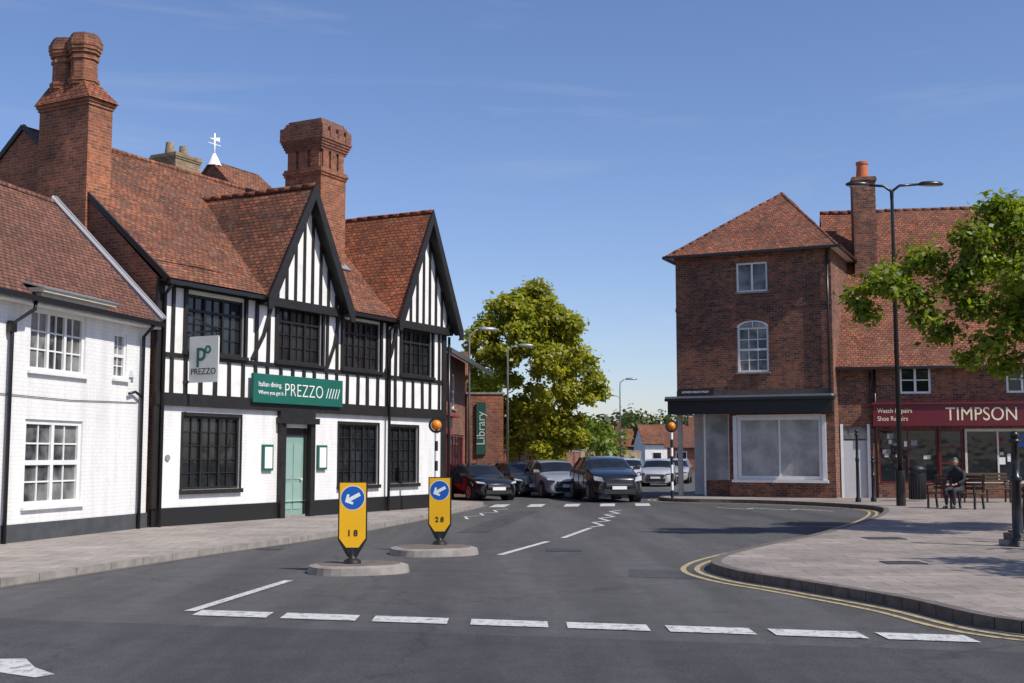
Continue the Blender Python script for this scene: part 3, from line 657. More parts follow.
# adjoining shop
DA=Vector((.985,-.17)).normalized()
g=grp('key_cutting_shop',(12.02,44.25,0),rz(DA)); LA=16; b=B()
ops=[(2.2,3.3,3.9,4.9),(5.9,7.0,3.9,4.9),(9.5,10.6,3.9,4.9)]
wall(b,-.1,LA,3.55,5.1,0,ops,BRICKD,.1); wall(b,-.1,LA,0,3.55,0,[(.15,1.0,.0,2.72),(1.4,3.5,.65,2.62),(3.5,4.4,.12,2.62),(4.4,7.8,.65,2.62)],BRICKD,.2)
b.poly([(LA,0,0),(LA,9.2,0),(LA,9.2,5.1),(LA,4.6,11.5),(LA,0,5.1)],BRICKD); b.poly([(-.1,0,0),(-.1,9.2,0),(-.1,9.2,5.1),(-.1,4.6,11.5),(-.1,0,5.1)],BRICKD); b.obj('walls',g)
b=B()
for o_ in ops: window(b,*o_,0,2,2,WOODW,GLASS,.08,.04,mull=(1,))
window(b,1.4,3.5,.65,2.62,0,2,1,MAROON,GLASS,.07,.05,.18); window(b,4.4,7.8,.65,2.62,0,3,1,CREAM,GLASS,.1,.06,.18)
window(b,3.5,4.4,.12,2.62,0,1,4,MAROON,GLASS,.1,.06,.18,trans=(1,))
b.box(.15,1.0,.08,.14,.12,2.2,simple('door_grey_white',(.5,.51,.52),.5,.06,4)); b.box(.15,1.0,.06,.14,2.25,2.72,GLASSC); b.box(.05,.15,-.03,.0,0,2.8,WOODW); b.box(1.0,1.1,-.03,0,0,2.8,WOODW)
rs=random.Random(5)
for k in range(12):
    xa=rs.uniform(1.5,3.2); za=rs.uniform(1.2,2.3); b.box(xa,xa+rs.uniform(.1,.25),.165,.172,za,za+rs.uniform(.08,.2),rs.choice([SIGNW,CREAM,MAROON,LEAD,LEAD]))
for k in range(12):
    xa=rs.uniform(4.6,7.4); za=rs.uniform(.8,2.3); b.box(xa,xa+rs.uniform(.12,.35),.165,.172,za,za+rs.uniform(.1,.3),rs.choice([SIGNW,CREAM,MAROON,BLUE,LEAD]))
b.obj('windows_and_doors',g)
b=B(); b.box(1.2,LA,-.22,-.003,2.72,3.5,MAROON); b.box(1.15,LA,-.3,-.003,3.5,3.58,MAROON); b.obj('fascia',g)
text('TIMPSON',(3.72,-.225,3.12),.68,GOLD,g,'fascia_lettering',align='LEFT',sp=1.02,sx=.86)
text('Watch Repairs',(1.35,-.225,3.27),.24,GOLD,g,'fascia_lettering',align='LEFT',sx=.85); text('Shoe Repairs',(1.35,-.225,2.98),.24,GOLD,g,'fascia_lettering',align='LEFT',sx=.85)
b=B(); roofgrid(b,(-.1,-.35,4.85),(LA,-.35,4.85),(-.1,4.6,11.6),(LA,4.6,11.6),30,12,TILER,.05); b.slab([(-.1,9.5,4.85),(LA,9.5,4.85),(LA,4.6,11.6),(-.1,4.6,11.6)],.08,TILER)
ridge(b,(-.1,4.6,11.62),(LA,4.6,11.62),TILER,.10); b.box(-.1,LA,-.45,-.35,4.78,4.88,BLACKM); b.obj('roof',g)
b=B(); b.box(1.0,1.85,2.4,3.3,7,12.35,BRICKD); corbel(b,1.0,1.85,2.4,3.3,12.35,[1,2,1],BRICKD); b.cyl((1.42,2.85),.25,.2,12.55,13.25,TERRA,14); b.cyl((1.42,2.85),.24,.24,13.15,13.25,TERRA,14); b.obj('chimney',g)
b=B(); b.tube([(1.3,-.1,5),(1.3,-.1,.1)],.05,BLACKM); b.tube([(1.15,-.1,4.7),(1.15,-.1,3.6)],.04,BLACKM); b.obj('downpipes',g)

# ------------------------------------------------------------------ street furniture
def lamp(x,y,h,rot,mat,arm=1.2,r=.07,twin=False):
    g=grp('street_lamp',(x,y,.1),rot); b=B()
    b.cyl((0,0),r*1.7,r*1.6,0,1.1,mat,14); b.tube([(0,0,1.1),(0,0,h-.5),(.02,0,h-.2),(.25,0,h-.02),(arm*.7,0,h+.03)],[r,r*.62,r*.55,r*.5,r*.45],mat,10)
    if twin: b.tube([(0,0,h-.5),(-.02,0,h-.2),(-.25,0,h-.04),(-arm*.55,0,h-.02)],[r*.6,r*.55,r*.5,r*.45],mat,10)
    b.obj('column',g)
    b=B(); b.box(-.06,.06,-r*1.7-.012,-r*1.5,.4,.95,mat); b.obj('door',g)
    for sg,al in (((1,arm*.7),(-1,arm*.55)) if twin else ((1,arm*.7),)):
        b=B(); vs=[];fs=[];prof=[(.09,.35),(.07,.75),(.01,1),(-.05,.85)]
        for zz_,s_ in prof:
            for i in range(16): a=2*math.pi*i/16; vs.append((sg*(al+.35)+.42*s_*math.cos(a),.15*s_*math.sin(a),h+.04+zz_-(.04 if sg<0 else 0)))
        for j in range(3):
            for i in range(16): fs.append((j*16+i,j*16+(i+1)%16,(j+1)*16+(i+1)%16,(j+1)*16+i))
        fs+=[tuple(range(16))]; b.solid(vs,fs,mat,True)
        b.poly([vs[48+i] for i in range(16)],simple('lamp_glass',(.5,.5,.48),.2,.05,3)); b.obj('lantern',g)
lamp(11.9,37.0,10.0,.05,BLACKM,1.3,.085,True)
lamp(-1.65,46.2,6.4,.3,GALV,.55,.055); lamp(-.2,55.5,6.6,.1,GALV,.7,.06); lamp(7.2,80,6.6,.1,GALV,.6,.06); lamp(9.0,100,6.5,2.8,GALV,.6,.06)
def beacon2(x,y,h):
    g=grp('belisha_beacon',(x,y,.1)); b=B(); n=8; dz=(h-.36)/n
    for i in range(n): b.cyl((0,0),.05,.05,i*dz,(i+1)*dz,SIGNB if i%2==0 else SIGNW,12)
    b.obj('striped_pole',g); z=h-.36
    b=B(); b.lathe((0,0),[(z+.17-.15*math.cos(a),.15*math.sin(a)+.001) for a in [math.pi*k/10 for k in range(11)]],AMBER,16); b.obj('globe',g)
    b=B()
    for i in range(24):
        a0,a1=2*math.pi*i/24,2*math.pi*(i+1)/24
        P=[(r*math.cos(a),-.015,z+.17+r*math.sin(a)) for r,a in ((.158,a0),(.225,a0),(.225,a1),(.158,a1))]
        b.extr(P,(0,.03,0),SIGNB)
    b.lathe((0,0),[(z-.05,.06),(z+.02,.1)],SIGNB,12); b.obj('shield_ring',g)
beacon2(-2.15,34.2,2.6); beacon2(5.78,43.6,2.8)
def bollard(x,y,h,r=.07,name='cast_iron_bollard'):
    g=grp(name,(x,y,.12)); b=B()
    b.lathe((0,0),[(0,r*1.9),(.12,r*1.8),(.16,r*1.2),(h*.55,r),(h*.56,r*1.3),(h*.6,r*1.3),(h*.61,r*.95),(h-.22,r*.8),(h-.2,r*1.35),(h-.15,r*1.35),(h-.14,r*.7)]+[(h-.14+.07*(1-math.cos(a)),r*1.1*math.sin(a)+.001) for a in [math.pi*k/8 for k in range(1,9)]],BLACKM,16)
    b.obj('post',g)
bollard(8.55,20.5,1.95,.075,'cast_iron_post'); bollard(11.45,40,2.4,.05,'cast_iron_post'); bollard(12.05,40.3,1.5,.05); bollard(9.05,21.3,1.0)
g=grp('stone_planter',(8.85,20.7,.12),.2); b=B(); b.box(-.42,.42,-.3,.3,0,.1,STONE); b.box(-.36,.36,-.25,.25,.1,.22,STONED); b.box(-.3,.3,-.2,.2,.22,.26,BRICKR); b.obj('base',g,bevel=.015)
g=grp('litter_bin',(13.75,41,.12)); b=B(); b.cyl((0,0),.25,.28,.05,.85,SIGNB,20); b.cyl((0,0),.29,.29,.85,.92,SIGNB,20); b.lathe((0,0),[(1.05,.30),(1.1,.30),(1.18,.2),(1.22,.02)],SIGNB,20)
for i in range(20): a=2*math.pi*i/20; b.box(.27*math.cos(a)-.012,.27*math.cos(a)+.012,.27*math.sin(a)-.012,.27*math.sin(a)+.012,.06,.86,BLACKM)
for i in range(4): a=math.pi*i/2+.4; b.box(.25*math.cos(a)-.02,.25*math.cos(a)+.02,.25*math.sin(a)-.02,.25*math.sin(a)+.02,.92,1.06,SIGNB)
b.obj('drum',g)
def bench(x,y,rot):
    g=grp('park_bench',(x,y,.12),rot); b=B()
    for i in range(5): b.box(-.8,.8,-.26+i*.1,-.18+i*.1,.43,.465,WOOD)
    for i in range(4): b.box(-.8,.8,.25+i*.02,.285+i*.02,.55+i*.11,.63+i*.11,WOOD)
    b.obj('slats',g,bevel=.005); b=B()
    for xx in (-.72,0,.72):
        b.beam((xx,-.22,0),(xx,-.2,.43),.05,.05,BLACKM,(1,0,0)); b.beam((xx,.3,0),(xx,.22,.43),.05,.05,BLACKM,(1,0,0)); b.beam((xx,.25,.43),(xx,.36,1.0),.04,.04,BLACKM,(1,0,0)); b.beam((xx,-.26,.415),(xx,.26,.415),.03,.05,BLACKM,(1,0,0))
        if xx: b.beam((xx,-.26,.66),(xx,.3,.68),.04,.06,BLACKM,(1,0,0)); b.beam((xx,-.24,.43),(xx,-.24,.66),.035,.04,BLACKM,(1,0,0))
    b.obj('iron_frame',g); return g
bench(12.85,35.1,-.85); bench(15.5,39.6,-.1)
def skinobj(name,pts,edges,rad,mat,parent,sub=2):
    me=bpy.data.meshes.new(name); me.from_pydata(pts,edges,[]); o=bpy.data.objects.new(name,me); COL.objects.link(o); o.parent=parent
    m=o.modifiers.new('skin','SKIN'); m.use_smooth_shade=True
    if not me.skin_vertices: 
        bm=bmesh.new(); bm.from_mesh(me); bm.verts.layers.skin.verify(); bm.to_mesh(me); bm.free()
    sv=me.skin_vertices[0].data
    for i,r in enumerate(rad): sv[i].radius=(r,r) if not isinstance(r,tuple) else r
    sv[0].use_root=True
    s=o.modifiers.new('sub','SUBSURF'); s.levels=sub; s.render_levels=sub
    me.materials.append(mat); return o
def person(x,y,rot):
    g=grp('seated_person',(x,y,.12),rot)
    CL=simple('dark_coat',(.018,.018,.022),.8,.3,12,bmp=.3); TR=simple('dark_trousers',(.03,.03,.04),.85,.3,12); SK=simple('skin',(.48,.27,.19),.55,.08,8); HR=simple('grey_hair',(.12,.10,.09),.8,.3,30)
    pts=[(0,.08,.56),(0,.10,.78),(0,.08,1.0),(0,.03,1.14),(0,-.02,1.22)]
    e=[(0,1),(1,2),(2,3),(3,4)]; rad=[(.17,.14),(.16,.13),(.18,.13),(.12,.09),(.055,.055)]
    for sx in (-1,1):
        i=len(pts); pts+=[(sx*.19,.04,1.06),(sx*.25,-.02,.82),(sx*.16,-.24,.72)]; e+=[(2,i),(i,i+1),(i+1,i+2)]; rad+=[.075,.055,.038]
    skinobj('coat_body',pts,e,rad,CL,g)
    pts=[(0,.06,.55)];e=[];rad=[.14]
    for sx in (-1,1):
        i=len(pts); pts+=[(sx*.10,.0,.55),(sx*.13,-.42,.54),(sx*.12,-.40,.30),(sx*.12,-.38,.10)]; e+=[(0,i),(i,i+1),(i+1,i+2),(i+2,i+3)]; rad+=[.10,.075,.06,.045]
    skinobj('legs',pts,e,rad,TR,g)
    for sx in (-1,1):
        skinobj('shoe',[(sx*.12,-.36,.06),(sx*.12,-.45,.05),(sx*.125,-.58,.04)],[(0,1),(1,2)],[.05,.05,.035],SIGNB,g)
        hx=sx*.10
        skinobj('palm',[(sx*.15,-.25,.715),(sx*.11,-.31,.70)],[(0,1)],[.03,.036],SK,g)
        for k in range(4):
            l=(.06,.075,.07,.055)[k]; x0=hx+(-.03+.02*k); skinobj('finger',[(x0,-.33,.70),(x0-sx*.005,-.33-l*.6,.69),(x0-sx*.01,-.33-l*.8,.665)],[(0,1),(1,2)],[.010,.009,.007],SK,g,1)
        skinobj('thumb',[(hx-sx*.03,-.30,.71),(hx-sx*.055,-.335,.70),(hx-sx*.05,-.36,.69)],[(0,1),(1,2)],[.012,.010,.008],SK,g,1)
    bm=bmesh.new(); bmesh.ops.create_uvsphere(bm,u_segments=24,v_segments=18,radius=1)
    for v in bm.verts:
        x_,y_,z_=v.co; w_=1-.22*max(0,-z_); v.co=Vector((x_*.075*w_,y_*.095*w_,z_*.12))
        if y_<-.5 and abs(x_)<.22 and -.25<z_<.15: v.co.y-=.018*(1-abs(x_)/.22)
        if y_<-.6 and z_<-.6: v.co.y-=.01
    me=bpy.data.meshes.new('head'); bm.to_mesh(me); bm.free()
    for p in me.polygons: p.use_smooth=True
    me.materials.append(SK); o=bpy.data.objects.new('head',me); COL.objects.link(o); o.parent=g; o.location=(0,-.05,1.35); o.rotation_euler=(.15,0,0)
    bm=bmesh.new(); bmesh.ops.create_uvsphere(bm,u_segments=24,v_segments=18,radius=1)
    bmesh.ops.delete(bm,geom=[v for v in bm.verts if (v.co.y<-.45 and v.co.z<.45) or v.co.z<-.45],context='VERTS')
    for v in bm.verts: v.co=Vector((v.co.x*.084,v.co.y*.104+.004,v.co.z*.128+.004))
    me=bpy.data.meshes.new('hair'); bm.to_mesh(me); bm.free()
    for p in me.polygons: p.use_smooth=True
    me.materials.append(HR); o=bpy.data.objects.new('hair',me); COL.objects.link(o); o.parent=g; o.location=(0,-.05,1.35); o.rotation_euler=(.15,0,0)
    b=B()
    for sx in (-1,1): b.cyl((sx*.03,1.365),.011,.011,-.148,-.138,SIGNB,8,'y'); b.box(sx*.078-.006,sx*.078+.006,-.06,-.03,1.32,1.37,SK)
    b.box(-.022,.022,-.142,-.134,1.288,1.294,MAROON); b.obj('face_features',g)
person(12.9,35.05,-.85)

# ------------------------------------------------------------------ cars
def car(name,x,y,rot,col,L=4.2,Wd=1.78,H=1.46,plate='white',suv=False,z=0):
    g=grp(name,(x,y,z),rot)   # front points along local -y
    key='car_paint_%d_%d_%d'%tuple(int(c*1000) for c in col)
    if key not in MATS:
        m,nt,bb=newmat(key); bb.inputs['Base Color'].default_value=(*col,1); bb.inputs['Roughness'].default_value=.28; bb.inputs['Metallic'].default_value=.35; bb.inputs['Coat Weight'].default_value=1; bb.inputs['Coat Roughness'].default_value=.04
        n=noise(nt,6,3); r=ramp(nt,n.outputs[0],.4,tuple(c*.92 for c in col),.6,tuple(c*1.05 for c in col)); nt.links.new(r.outputs[0],bb.inputs['Base Color']); MATS[key]=m
    P=MATS[key]; G=glass('car_glass',(.01,.012,.014),.03); TY=simple('tyre',(.018,.018,.018),.9,.2,10); RIM=simple('alloy_rim',(.45,.45,.46),.35,.1,5,metal=.8); PL=simple('black_trim',(.02,.02,.022),.6,.2,8)
    hw=Wd/2; zb=.26 if suv else .2
    hood=.06 if suv else 0
    St=[(0,.40+hood,.33,.80,.72),(.015,.47+hood,.40,.86,.84),(.06,.56+hood,.50,.88,.95),(.16,.62+hood,.57,.87,1),(.25,.66+hood,.62,.86,1),(.27,.675+hood,.635+hood*.6,.85,1),(.40,.93,.66+hood*.5,.74,1),(.43,.955,.66+hood*.5,.735,1),(.55,1.0,.67+hood*.5,.73,1),(.75,.985,.68+hood*.5,.72,1),(.88,.93,.69+hood*.5,.71,.99),(.90,.91,.69+hood*.5,.71,.98),(.965,.70,.66,.80,.96),(.985,.62,.58,.86,.94),(1,.42,.38,.85,.86)]
    vs=[]
    for (f,zt,zbl,ht,sc) in St:
        yy=-L/2+L*f; h=hw*sc; zt*=H; zbl*=H
        half=[(0,zb),(h*.86,zb),(h*.985,zb+.10),(h,(zb+zbl)/2+.03),(h*.965,zbl),(h*ht,zt-.035),(h*ht*.72,zt-.005),(0,zt+.012)]
        ring=half+[(-a,c) for a,c in half[-2:0:-1]]
        for k,(xx,zz_) in enumerate(ring):
            curve=(xx/hw)**2*.16*(1 if f<.3 else 0)*(1-f/.3)
            curve-= (xx/hw)**2*.10*(1 if f>.85 else 0)*((f-.85)/.15)
            vs.append((xx,yy+curve,zz_))
    m_=14; me=bpy.data.meshes.new('body'); fs=[];mi=[]
    for j in range(len(St)-1):
        for i in range(m_):
            fs.append((j*m_+i,j*m_+(i+1)%m_,(j+1)*m_+(i+1)%m_,(j+1)*m_+i))
            side=i in (4,9); top=i in (5,6,7,8)
            k=0
            if side and 5<=j<=10: k=1
            if top and j==5: k=1
            if top and j==11: k=1
            if i in (0,13): k=2
            mi.append(k)
    fs.append(tuple(range(m_))); mi.append(0); fs.append(tuple(range((len(St)-1)*m_,len(St)*m_))); mi.append(0)
    me.from_pydata(vs,[],fs); me.polygons.foreach_set('material_index',mi); me.polygons.foreach_set('use_smooth',[True]*len(fs))
    for m in (P,G,PL): me.materials.append(m)
    bm=bmesh.new(); bm.from_mesh(me); bmesh.ops.recalc_face_normals(bm,faces=bm.faces)
    cl=bm.edges.layers.float.get('crease_edge') or bm.edges.layers.float.new('crease_edge')
    for e in bm.edges:
        ms={f.material_index for f in e.link_faces}
        if len(ms)>1: e[cl]=.6
    bm.to_mesh(me); bm.free()
    o=bpy.data.objects.new('body',me); COL.objects.link(o); o.parent=g; s_=o.modifiers.new('s','SUBSURF'); s_.levels=2; s_.render_levels=2
    R=.36 if suv else .315
    for fy in (-L/2+L*.19,L/2-L*.19):
        for sx in (-1,1):
            b=B(); a,c=sorted((sx*(hw-.20),sx*(hw+.012))); b.cyl((fy,R),R,R,a,c,TY,28,'x')
            a,c=sorted((sx*(hw+.0),sx*(hw+.02))); b.cyl((fy,R),R*.66,R*.62,a,c,PL,20,'x')
            for k in range(5):
                an=2*math.pi*k/5; xx=sx*(hw+.024); b.beam((xx,fy+.05*math.cos(an),R+.05*math.sin(an)),(xx,fy+R*.6*math.cos(an),R+R*.6*math.sin(an)),.07,.012,RIM,(1,0,0))
            a,c=sorted((sx*(hw+.018),sx*(hw+.03))); b.cyl((fy,R),.06,.06,a,c,RIM,12,'x')
            for i in range(20):
                a0,a1=2*math.pi*i/20,2*math.pi*(i+1)/20; xx=sx*(hw+.022)
                b.poly([(xx,fy+r*math.cos(a),R+r*math.sin(a)) for r,a in ((R*.58,a0),(R*.68,a0),(R*.68,a1),(R*.58,a1))],RIM)
            b.obj('wheel',g)
            b=B(); a,c=sorted((sx*(hw-.3),sx*hw)); b.cyl((fy,R+.02),R+.055,R+.055,a,c,PL,28,'x'); b.obj('wheel_arch',g)
    yf=-L/2; b=B()
    b.box(-hw*.52,hw*.52,yf-.035,yf+.1,.34*H,.44*H,PL); b.box(-hw*.60,hw*.60,yf-.03,yf+.15,.19*H,.29*H,PL)
    b.box(-.26,.26,yf-.05,yf-.03,.285*H,.285*H+.115,SIGNW); b.box(-hw*.5,hw*.5,yf-.042,yf-.03,.39*H,.40*H,RIM)
    b.box(-.26,.26,L/2-.02,L/2+.035,.42*H,.42*H+.11,YELLOW)
    b.obj('grille_and_plates',g)
    HL=simple('headlight_lens',(.42,.44,.47),.08,.3,14); TL=simple('tail_lens',(.35,.01,.01),.15,.1,10)
    b=B()
    for sx in (-1,1):
        b.extr([(sx*hw*.60,yf+.0,.45*H),(sx*hw*.92,yf+.17,.475*H),(sx*hw*.94,yf+.26,.53*H+hood*H*.7),(sx*hw*.66,yf+.05,.50*H+hood*H*.7)],(0,.12,0),HL)
        b.extr([(sx*hw*.68,L/2+.0,.52*H),(sx*hw*.95,L/2-.10,.52*H),(sx*hw*.93,L/2-.16,.64*H),(sx*hw*.72,L/2-.07,.64*H)],(0,-.1,0),TL)
        yy=-L/2+L*.30; b.solid([(sx*hw*.92,yy-.05,.66*H+hood),(sx*(hw+.17),yy-.03,.665*H+hood),(sx*(hw+.17),yy-.03,.74*H+hood),(sx*hw*.95,yy-.05,.73*H+hood),(sx*hw*.92,yy+.07,.66*H+hood),(sx*(hw+.16),yy+.06,.665*H+hood),(sx*(hw+.16),yy+.06,.735*H+hood),(sx*hw*.95,yy+.07,.73*H+hood)],
           [(3,2,1,0),(4,5,6,7),(0,1,5,4),(1,2,6,5),(2,3,7,6),(3,0,4,7)],P)
        for f0,f1 in ((.56,.55),(.78,.74)):
            b.beam((sx*hw*.972,-L/2+L*f0,.68*H+hood*H*.5),(sx*hw*.745,-L/2+L*f1,.965*H),.09,.03,P,(1,0,0))
        b.box(min(sx*hw*.995,sx*(hw+.008)),max(sx*hw*.995,sx*(hw+.008)),-L*.02,L*.03,.585*H,.605*H,PL)
        for f0 in (.37,.57,.76): b.box(min(sx*hw*.99,sx*(hw+.003)),max(sx*hw*.99,sx*(hw+.003)),-L/2+L*f0-.006,-L/2+L*f0+.006,.3*H,.62*H,PL)
    b.obj('lamps_and_mirrors',g); return g
car('parked_car',-1.35,46.0,.45,(.012,.012,.015),4.0,1.72,1.36)
car('parked_car',.30,50.2,.32,(.02,.022,.028),4.0,1.72,1.40)
car('parked_car',1.62,48.6,.28,(.36,.38,.40),4.2,1.76,1.5)
car('black_suv',3.42,44.6,.16,(.012,.013,.016),4.4,1.86,1.64,suv=True)
car('parked_car',8.0,66,-.2,(.55,.56,.58),4.0,1.75,1.5); car('parked_car',9.9,73,-.2,(.5,.5,.5),4.2,1.75,1.48); car('parked_car',10.6,79,-.2,(.3,.02,.02),4.0,1.75,1.45); car('parked_car',7.0,72,-.15,(.6,.6,.6),4.0,1.75,1.5)

# ------------------------------------------------------------------ trees
def leafmat(name,c1,c2,c3,trans=.4):
    m,nt,b=newmat(name); nt.nodes.remove(b); out=nt.nodes['Material Output']
    ge=N(nt,'ShaderNodeNewGeometry'); r=ramp(nt,ge.outputs['Random Per Island'],0,c1,1,c3); e=r.color_ramp.elements.new(.5); e.color=(*c2,1)
    n=noise(nt,.7,3); r2=ramp(nt,n.outputs[0],.35,(.75,)*3,.65,(1.25,)*3); o=mix(nt,r.outputs[0],r2.outputs[0],1,'MULTIPLY')
    df=N(nt,'ShaderNodeBsdfDiffuse'); tr=N(nt,'ShaderNodeBsdfTranslucent'); gl=N(nt,'ShaderNodeBsdfGlossy'); gl.inputs['Roughness'].default_value=.45; gl.inputs['Color'].default_value=(.5,.5,.5,1)
    nt.links.new(o,df.inputs[0]); o2=mix(nt,o,(1.7,1.7,.6),1,'MULTIPLY'); nt.links.new(o2,tr.inputs[0])
    m1=N(nt,'ShaderNodeMixShader'); m1.inputs[0].default_value=trans; nt.links.new(df.outputs[0],m1.inputs[1]); nt.links.new(tr.outputs[0],m1.inputs[2])
    m2=N(nt,'ShaderNodeMixShader'); m2.inputs[0].default_value=.04; nt.links.new(m1.outputs[0],m2.inputs[1]); nt.links.new(gl.outputs[0],m2.inputs[2]); nt.links.new(m2.outputs[0],out.inputs[0]); return m
BARK=simple('bark',(.13,.105,.08),.9,.4,8,bmp=.6)
def leaves(name,cl,n,size,mat,parent,rng,shell=.6):
    cl=np.array(cl); w=cl[:,3]**2; idx=rng.choice(len(cl),n,p=w/w.sum()); d=rng.normal(size=(n,3)); d/=np.linalg.norm(d,axis=1)[:,None]
    rr=rng.random(n)**(shell)*1.0
    far=rng.random(n)<.12; rr[far]*=1.45
    c=cl[idx,:3]+d*(rr*cl[idx,3])[:,None]*np.array([1,1,.7])+rng.normal(size=(n,3))*.05
    nr=d*.7+rng.normal(size=(n,3))*.6+np.array([.1,-.1,.7]); nr/=np.linalg.norm(nr,axis=1)[:,None]
    t=rng.normal(size=(n,3)); a=np.cross(nr,t); a/=np.linalg.norm(a,axis=1)[:,None]; bvec=np.cross(nr,a)
    s=size*(.6+.8*rng.random(n))[:,None]
    V=np.stack([c-a*s,c+bvec*s*.6,c+a*s,c-bvec*s*.6],1).reshape(-1,3)
    me=bpy.data.meshes.new(name); me.vertices.add(4*n); me.vertices.foreach_set('co',V.ravel()); me.loops.add(4*n); me.loops.foreach_set('vertex_index',np.arange(4*n)); me.polygons.add(n); me.polygons.foreach_set('loop_start',np.arange(n)*4); me.update(calc_edges=True); me.validate()
    me.materials.append(mat); o=bpy.data.objects.new(name,me); COL.objects.link(o); o.parent=parent; return o
def tree(name,loc,h,r,cl,n,size,mat,seed,limbs=None):
    g=grp(name,loc); rng=np.random.default_rng(seed); rs=random.Random(seed); b=B()
    b.tube([(0,0,-.1),(0,0,.4),(.05,.03,h*.6),(.0,.05,h)],[r*1.35,r,r*.85,r*.75],BARK,10)
    top=Vector((0,.05,h))
    nodes=[]
    order=sorted(cl,key=lambda c:(Vector(c[:3])-top).length)
    for c in order:
        e=Vector(c[:3]); s_=top; lvl=0
        if nodes:
            near,nl=min(nodes,key=lambda q:(q[0]-e).length)
            if (near-e).length<(top-e).length*.6 : s_=near; lvl=nl+1
        dd=e-s_; m=s_.lerp(e,.5)+Vector((rs.uniform(-.12,.12),rs.uniform(-.12,.12),rs.uniform(0,.12)))*dd.length*.5
        k=.42*(.62**lvl); 
        b.tube([s_,s_.lerp(m,.5),m,m.lerp(e,.5),e],[r*k,r*k*.9,r*k*.8,r*k*.72,r*k*.6],BARK,6); nodes.append((m,lvl)); nodes.append((e,lvl))
        for q in range(4):
            dd=Vector((rs.uniform(-1,1),rs.uniform(-1,1),rs.uniform(-.6,1)))*c[3]*.9; b.tube([e,e+dd*.5,e+dd],[r*.09,r*.06,r*.02],BARK,4)
    b.obj('trunk_and_limbs',g); leaves('foliage',cl,n,size,mat,g,rng); return g
rng=np.random.default_rng(11)
LM=leafmat('leaf_yellow_green',(.13,.17,.014),(.26,.27,.02),(.38,.34,.028),.45)
cl=[]
for i in range(175):
    while True:
        p=rng.uniform(-1,1,3)
        if np.linalg.norm(p)<1 and np.linalg.norm(p)>.45: break
    z=6.1+p[2]*4.7; sc=1.05-.38*max(0,p[2]); cl.append((p[0]*3.8*sc,p[1]*3.3*sc,z,rng.uniform(.4,.85)))
tree('maple_tree',(1.05,64,0),2.4,.26,cl,46000,.13,LM,3)
LG=leafmat('leaf_green',(.05,.09,.012),(.11,.165,.018),(.17,.22,.03))
cl=[(rng.uniform(-2.2,2.2),rng.uniform(-2,2),rng.uniform(2.5,6.3),rng.uniform(.5,.9)) for i in range(30)]
tree('ash_tree',(-3.0,72,0),2.0,.2,cl,9000,.13,LG,4)
LR=leafmat('leaf_spring_green',(.08,.13,.012),(.17,.225,.018),(.26,.30,.03),.45)
W0=Vector((12.3,24.5,.1))
pts=[(6.95,24,4.7,.35),(7.15,24,4.35,.3),(7.4,23.7,4.95,.42),(7.8,24.6,5.2,.5),(8.1,23.8,4.75,.45),(8.45,24.4,5.55,.5),(8.3,24,4.3,.35),(9.0,24,5.1,.5),(9.1,23.5,5.9,.45),(8.9,24.7,4.1,.4),(9.4,24.2,4.6,.5),(9.8,24.5,5.6,.6),(9.7,23.7,6.5,.45),(9.6,24,3.8,.4),
(10.1,24,6.2,.6),(10.3,23.4,5.0,.6),(10.1,24.4,3.4,.4),(10.5,23.8,4.1,.55),(10.4,24.4,6.6,.4),(10.9,24,5.6,.7),(11.0,23.2,4.6,.65),(10.8,23.5,3.2,.4),(10.9,24.2,6.2,.6),(10.3,24.2,4.6,.5),(10.9,24.2,3.8,.5),(9.4,23.9,5.4,.5),(10.0,23.8,4.2,.45),(9.2,24.1,3.5,.3),
(11.6,24.5,6.3,.8),(11.8,23.5,5.2,.8),(12.4,24,6.9,.8),(12.8,24.5,5.8,.9),(13.5,24,5.0,.9),(13.2,25.5,6.5,.9),(12.2,26.5,6.0,.9),(11.2,26.3,5.5,.7),(12.3,22.4,5.8,.9),(13.8,22.8,5.8,.9),(14.6,24.5,5.5,.9),(11.5,22.3,4.2,.6)]
cl=[(a-W0.x,c-W0.y,d_,e) for a,c,d_,e in pts]
tree('unseen_shade_tree',tuple(W0),2.6,.24,cl,34000,.07,LR,9)
cl=[(rng.uniform(-2.6,2.4),rng.uniform(-2.4,2.4),rng.uniform(3.4,6.2),rng.uniform(.5,.85)) for i in range(26)]
tree('unseen_shade_tree',(13.2,15.0,.1),2.6,.22,cl,9000,.10,LR,12)  # stands out of frame, added to cast dappled shade on the right pavement
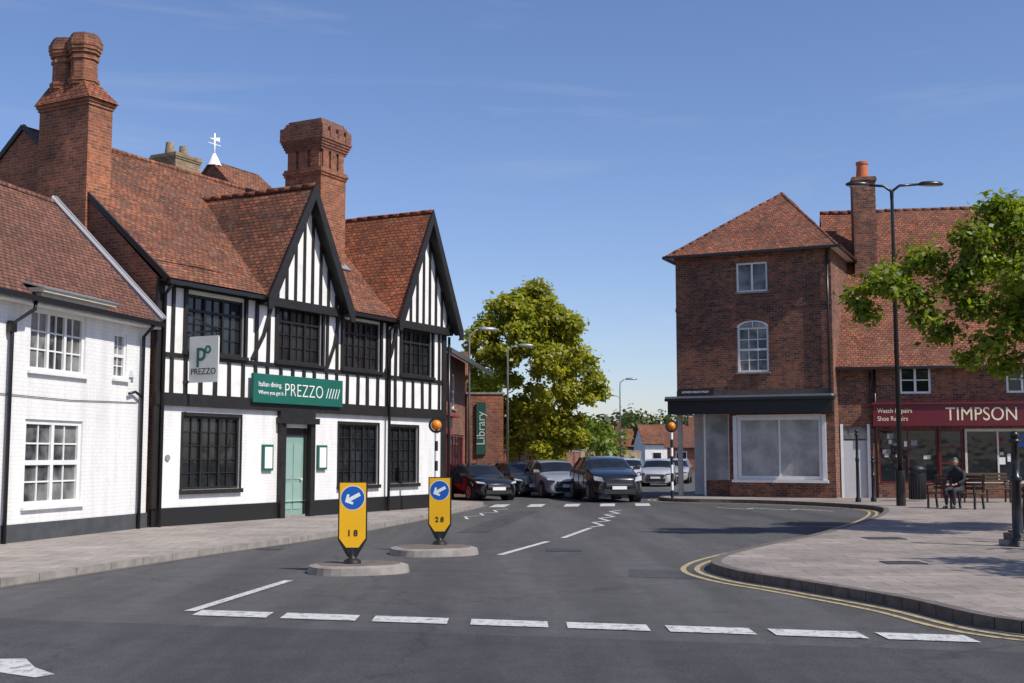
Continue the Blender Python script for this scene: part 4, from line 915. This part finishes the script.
def hedge(name,boxes,n,size,mat,seed):
    g=grp(name); r_=np.random.default_rng(seed); cl=[]
    for (x0,x1,y0,y1,z1,rad,k) in boxes:
        for i in range(k): 
            hh=z1*r_.uniform(.65,1.0); xx=r_.uniform(x0,x1); yy=r_.uniform(y0,y1)
            for zf in (.25,.55,.85): cl.append((xx+r_.normal()*rad*.4,yy,hh*zf,rad*r_.uniform(.7,1.1)))
    leaves('foliage',cl,n,size,mat,g,r_,.4)
LD=leafmat('leaf_distant',(.03,.05,.015),(.05,.075,.02),(.08,.10,.03))
hedge('distant_trees',[(-10,60,170,200,7.5,3.0,40),(20,110,260,290,12,4.5,50),(-60,0,120,150,7,3,30)],24000,.6,LD,2)
hedge('garden_hedge',[(1.5,7,84,92,4.6,1.0,16),(5,8.5,92,100,4.5,1.0,12)],8000,.2,LG,5)
def far_house(x,y,rot,w,d,e,r,mat,rm):
    g=grp('distant_house',(x,y,0),rot); b=B(); b.box(-w/2,w/2,0,d,0,e,mat); b.slab([(-w/2-.3,-.4,e-.1),(w/2+.3,-.4,e-.1),(w/2+.3,d/2,r),(-w/2-.3,d/2,r)],.1,rm); b.slab([(-w/2-.3,d+.4,e-.1),(w/2+.3,d+.4,e-.1),(w/2+.3,d/2,r),(-w/2-.3,d/2,r)],.1,rm)
    for s_ in (-1,1): b.poly([(s_*w/2,0,e),(s_*w/2,d,e),(s_*w/2,d/2,r-.1)],mat)
    b.box(w*.2,w*.2+.8,d/2-.4,d/2+.4,e,r+1,BRICKR)
    n=max(2,int(w/2.5))
    for k in range(n):
        xa=-w/2+w*(k+.5)/n
        for z in (.9,3.2):
            if z+1.2<e: b.box(xa-.6,xa+.6,-.04,-.005,z,z+1.2,WOODW); b.box(xa-.5,xa+.5,-.06,-.041,z+.1,z+1.1,GLASS)
    b.obj('walls_and_roof',g)
far_house(21,150,.1,9,7,3.2,5.6,WHITE,TILE); far_house(19.5,128,-.2,6,6,2.6,4.4,BRICKO,TILEB); far_house(13.5,170,.1,8,7,3,5.5,BRICKR,TILE); far_house(34,160,.0,12,7,4.5,7,BRICKR,TILEB); far_house(8,190,.0,10,7,4.5,7.0,WHITE,TILEB)
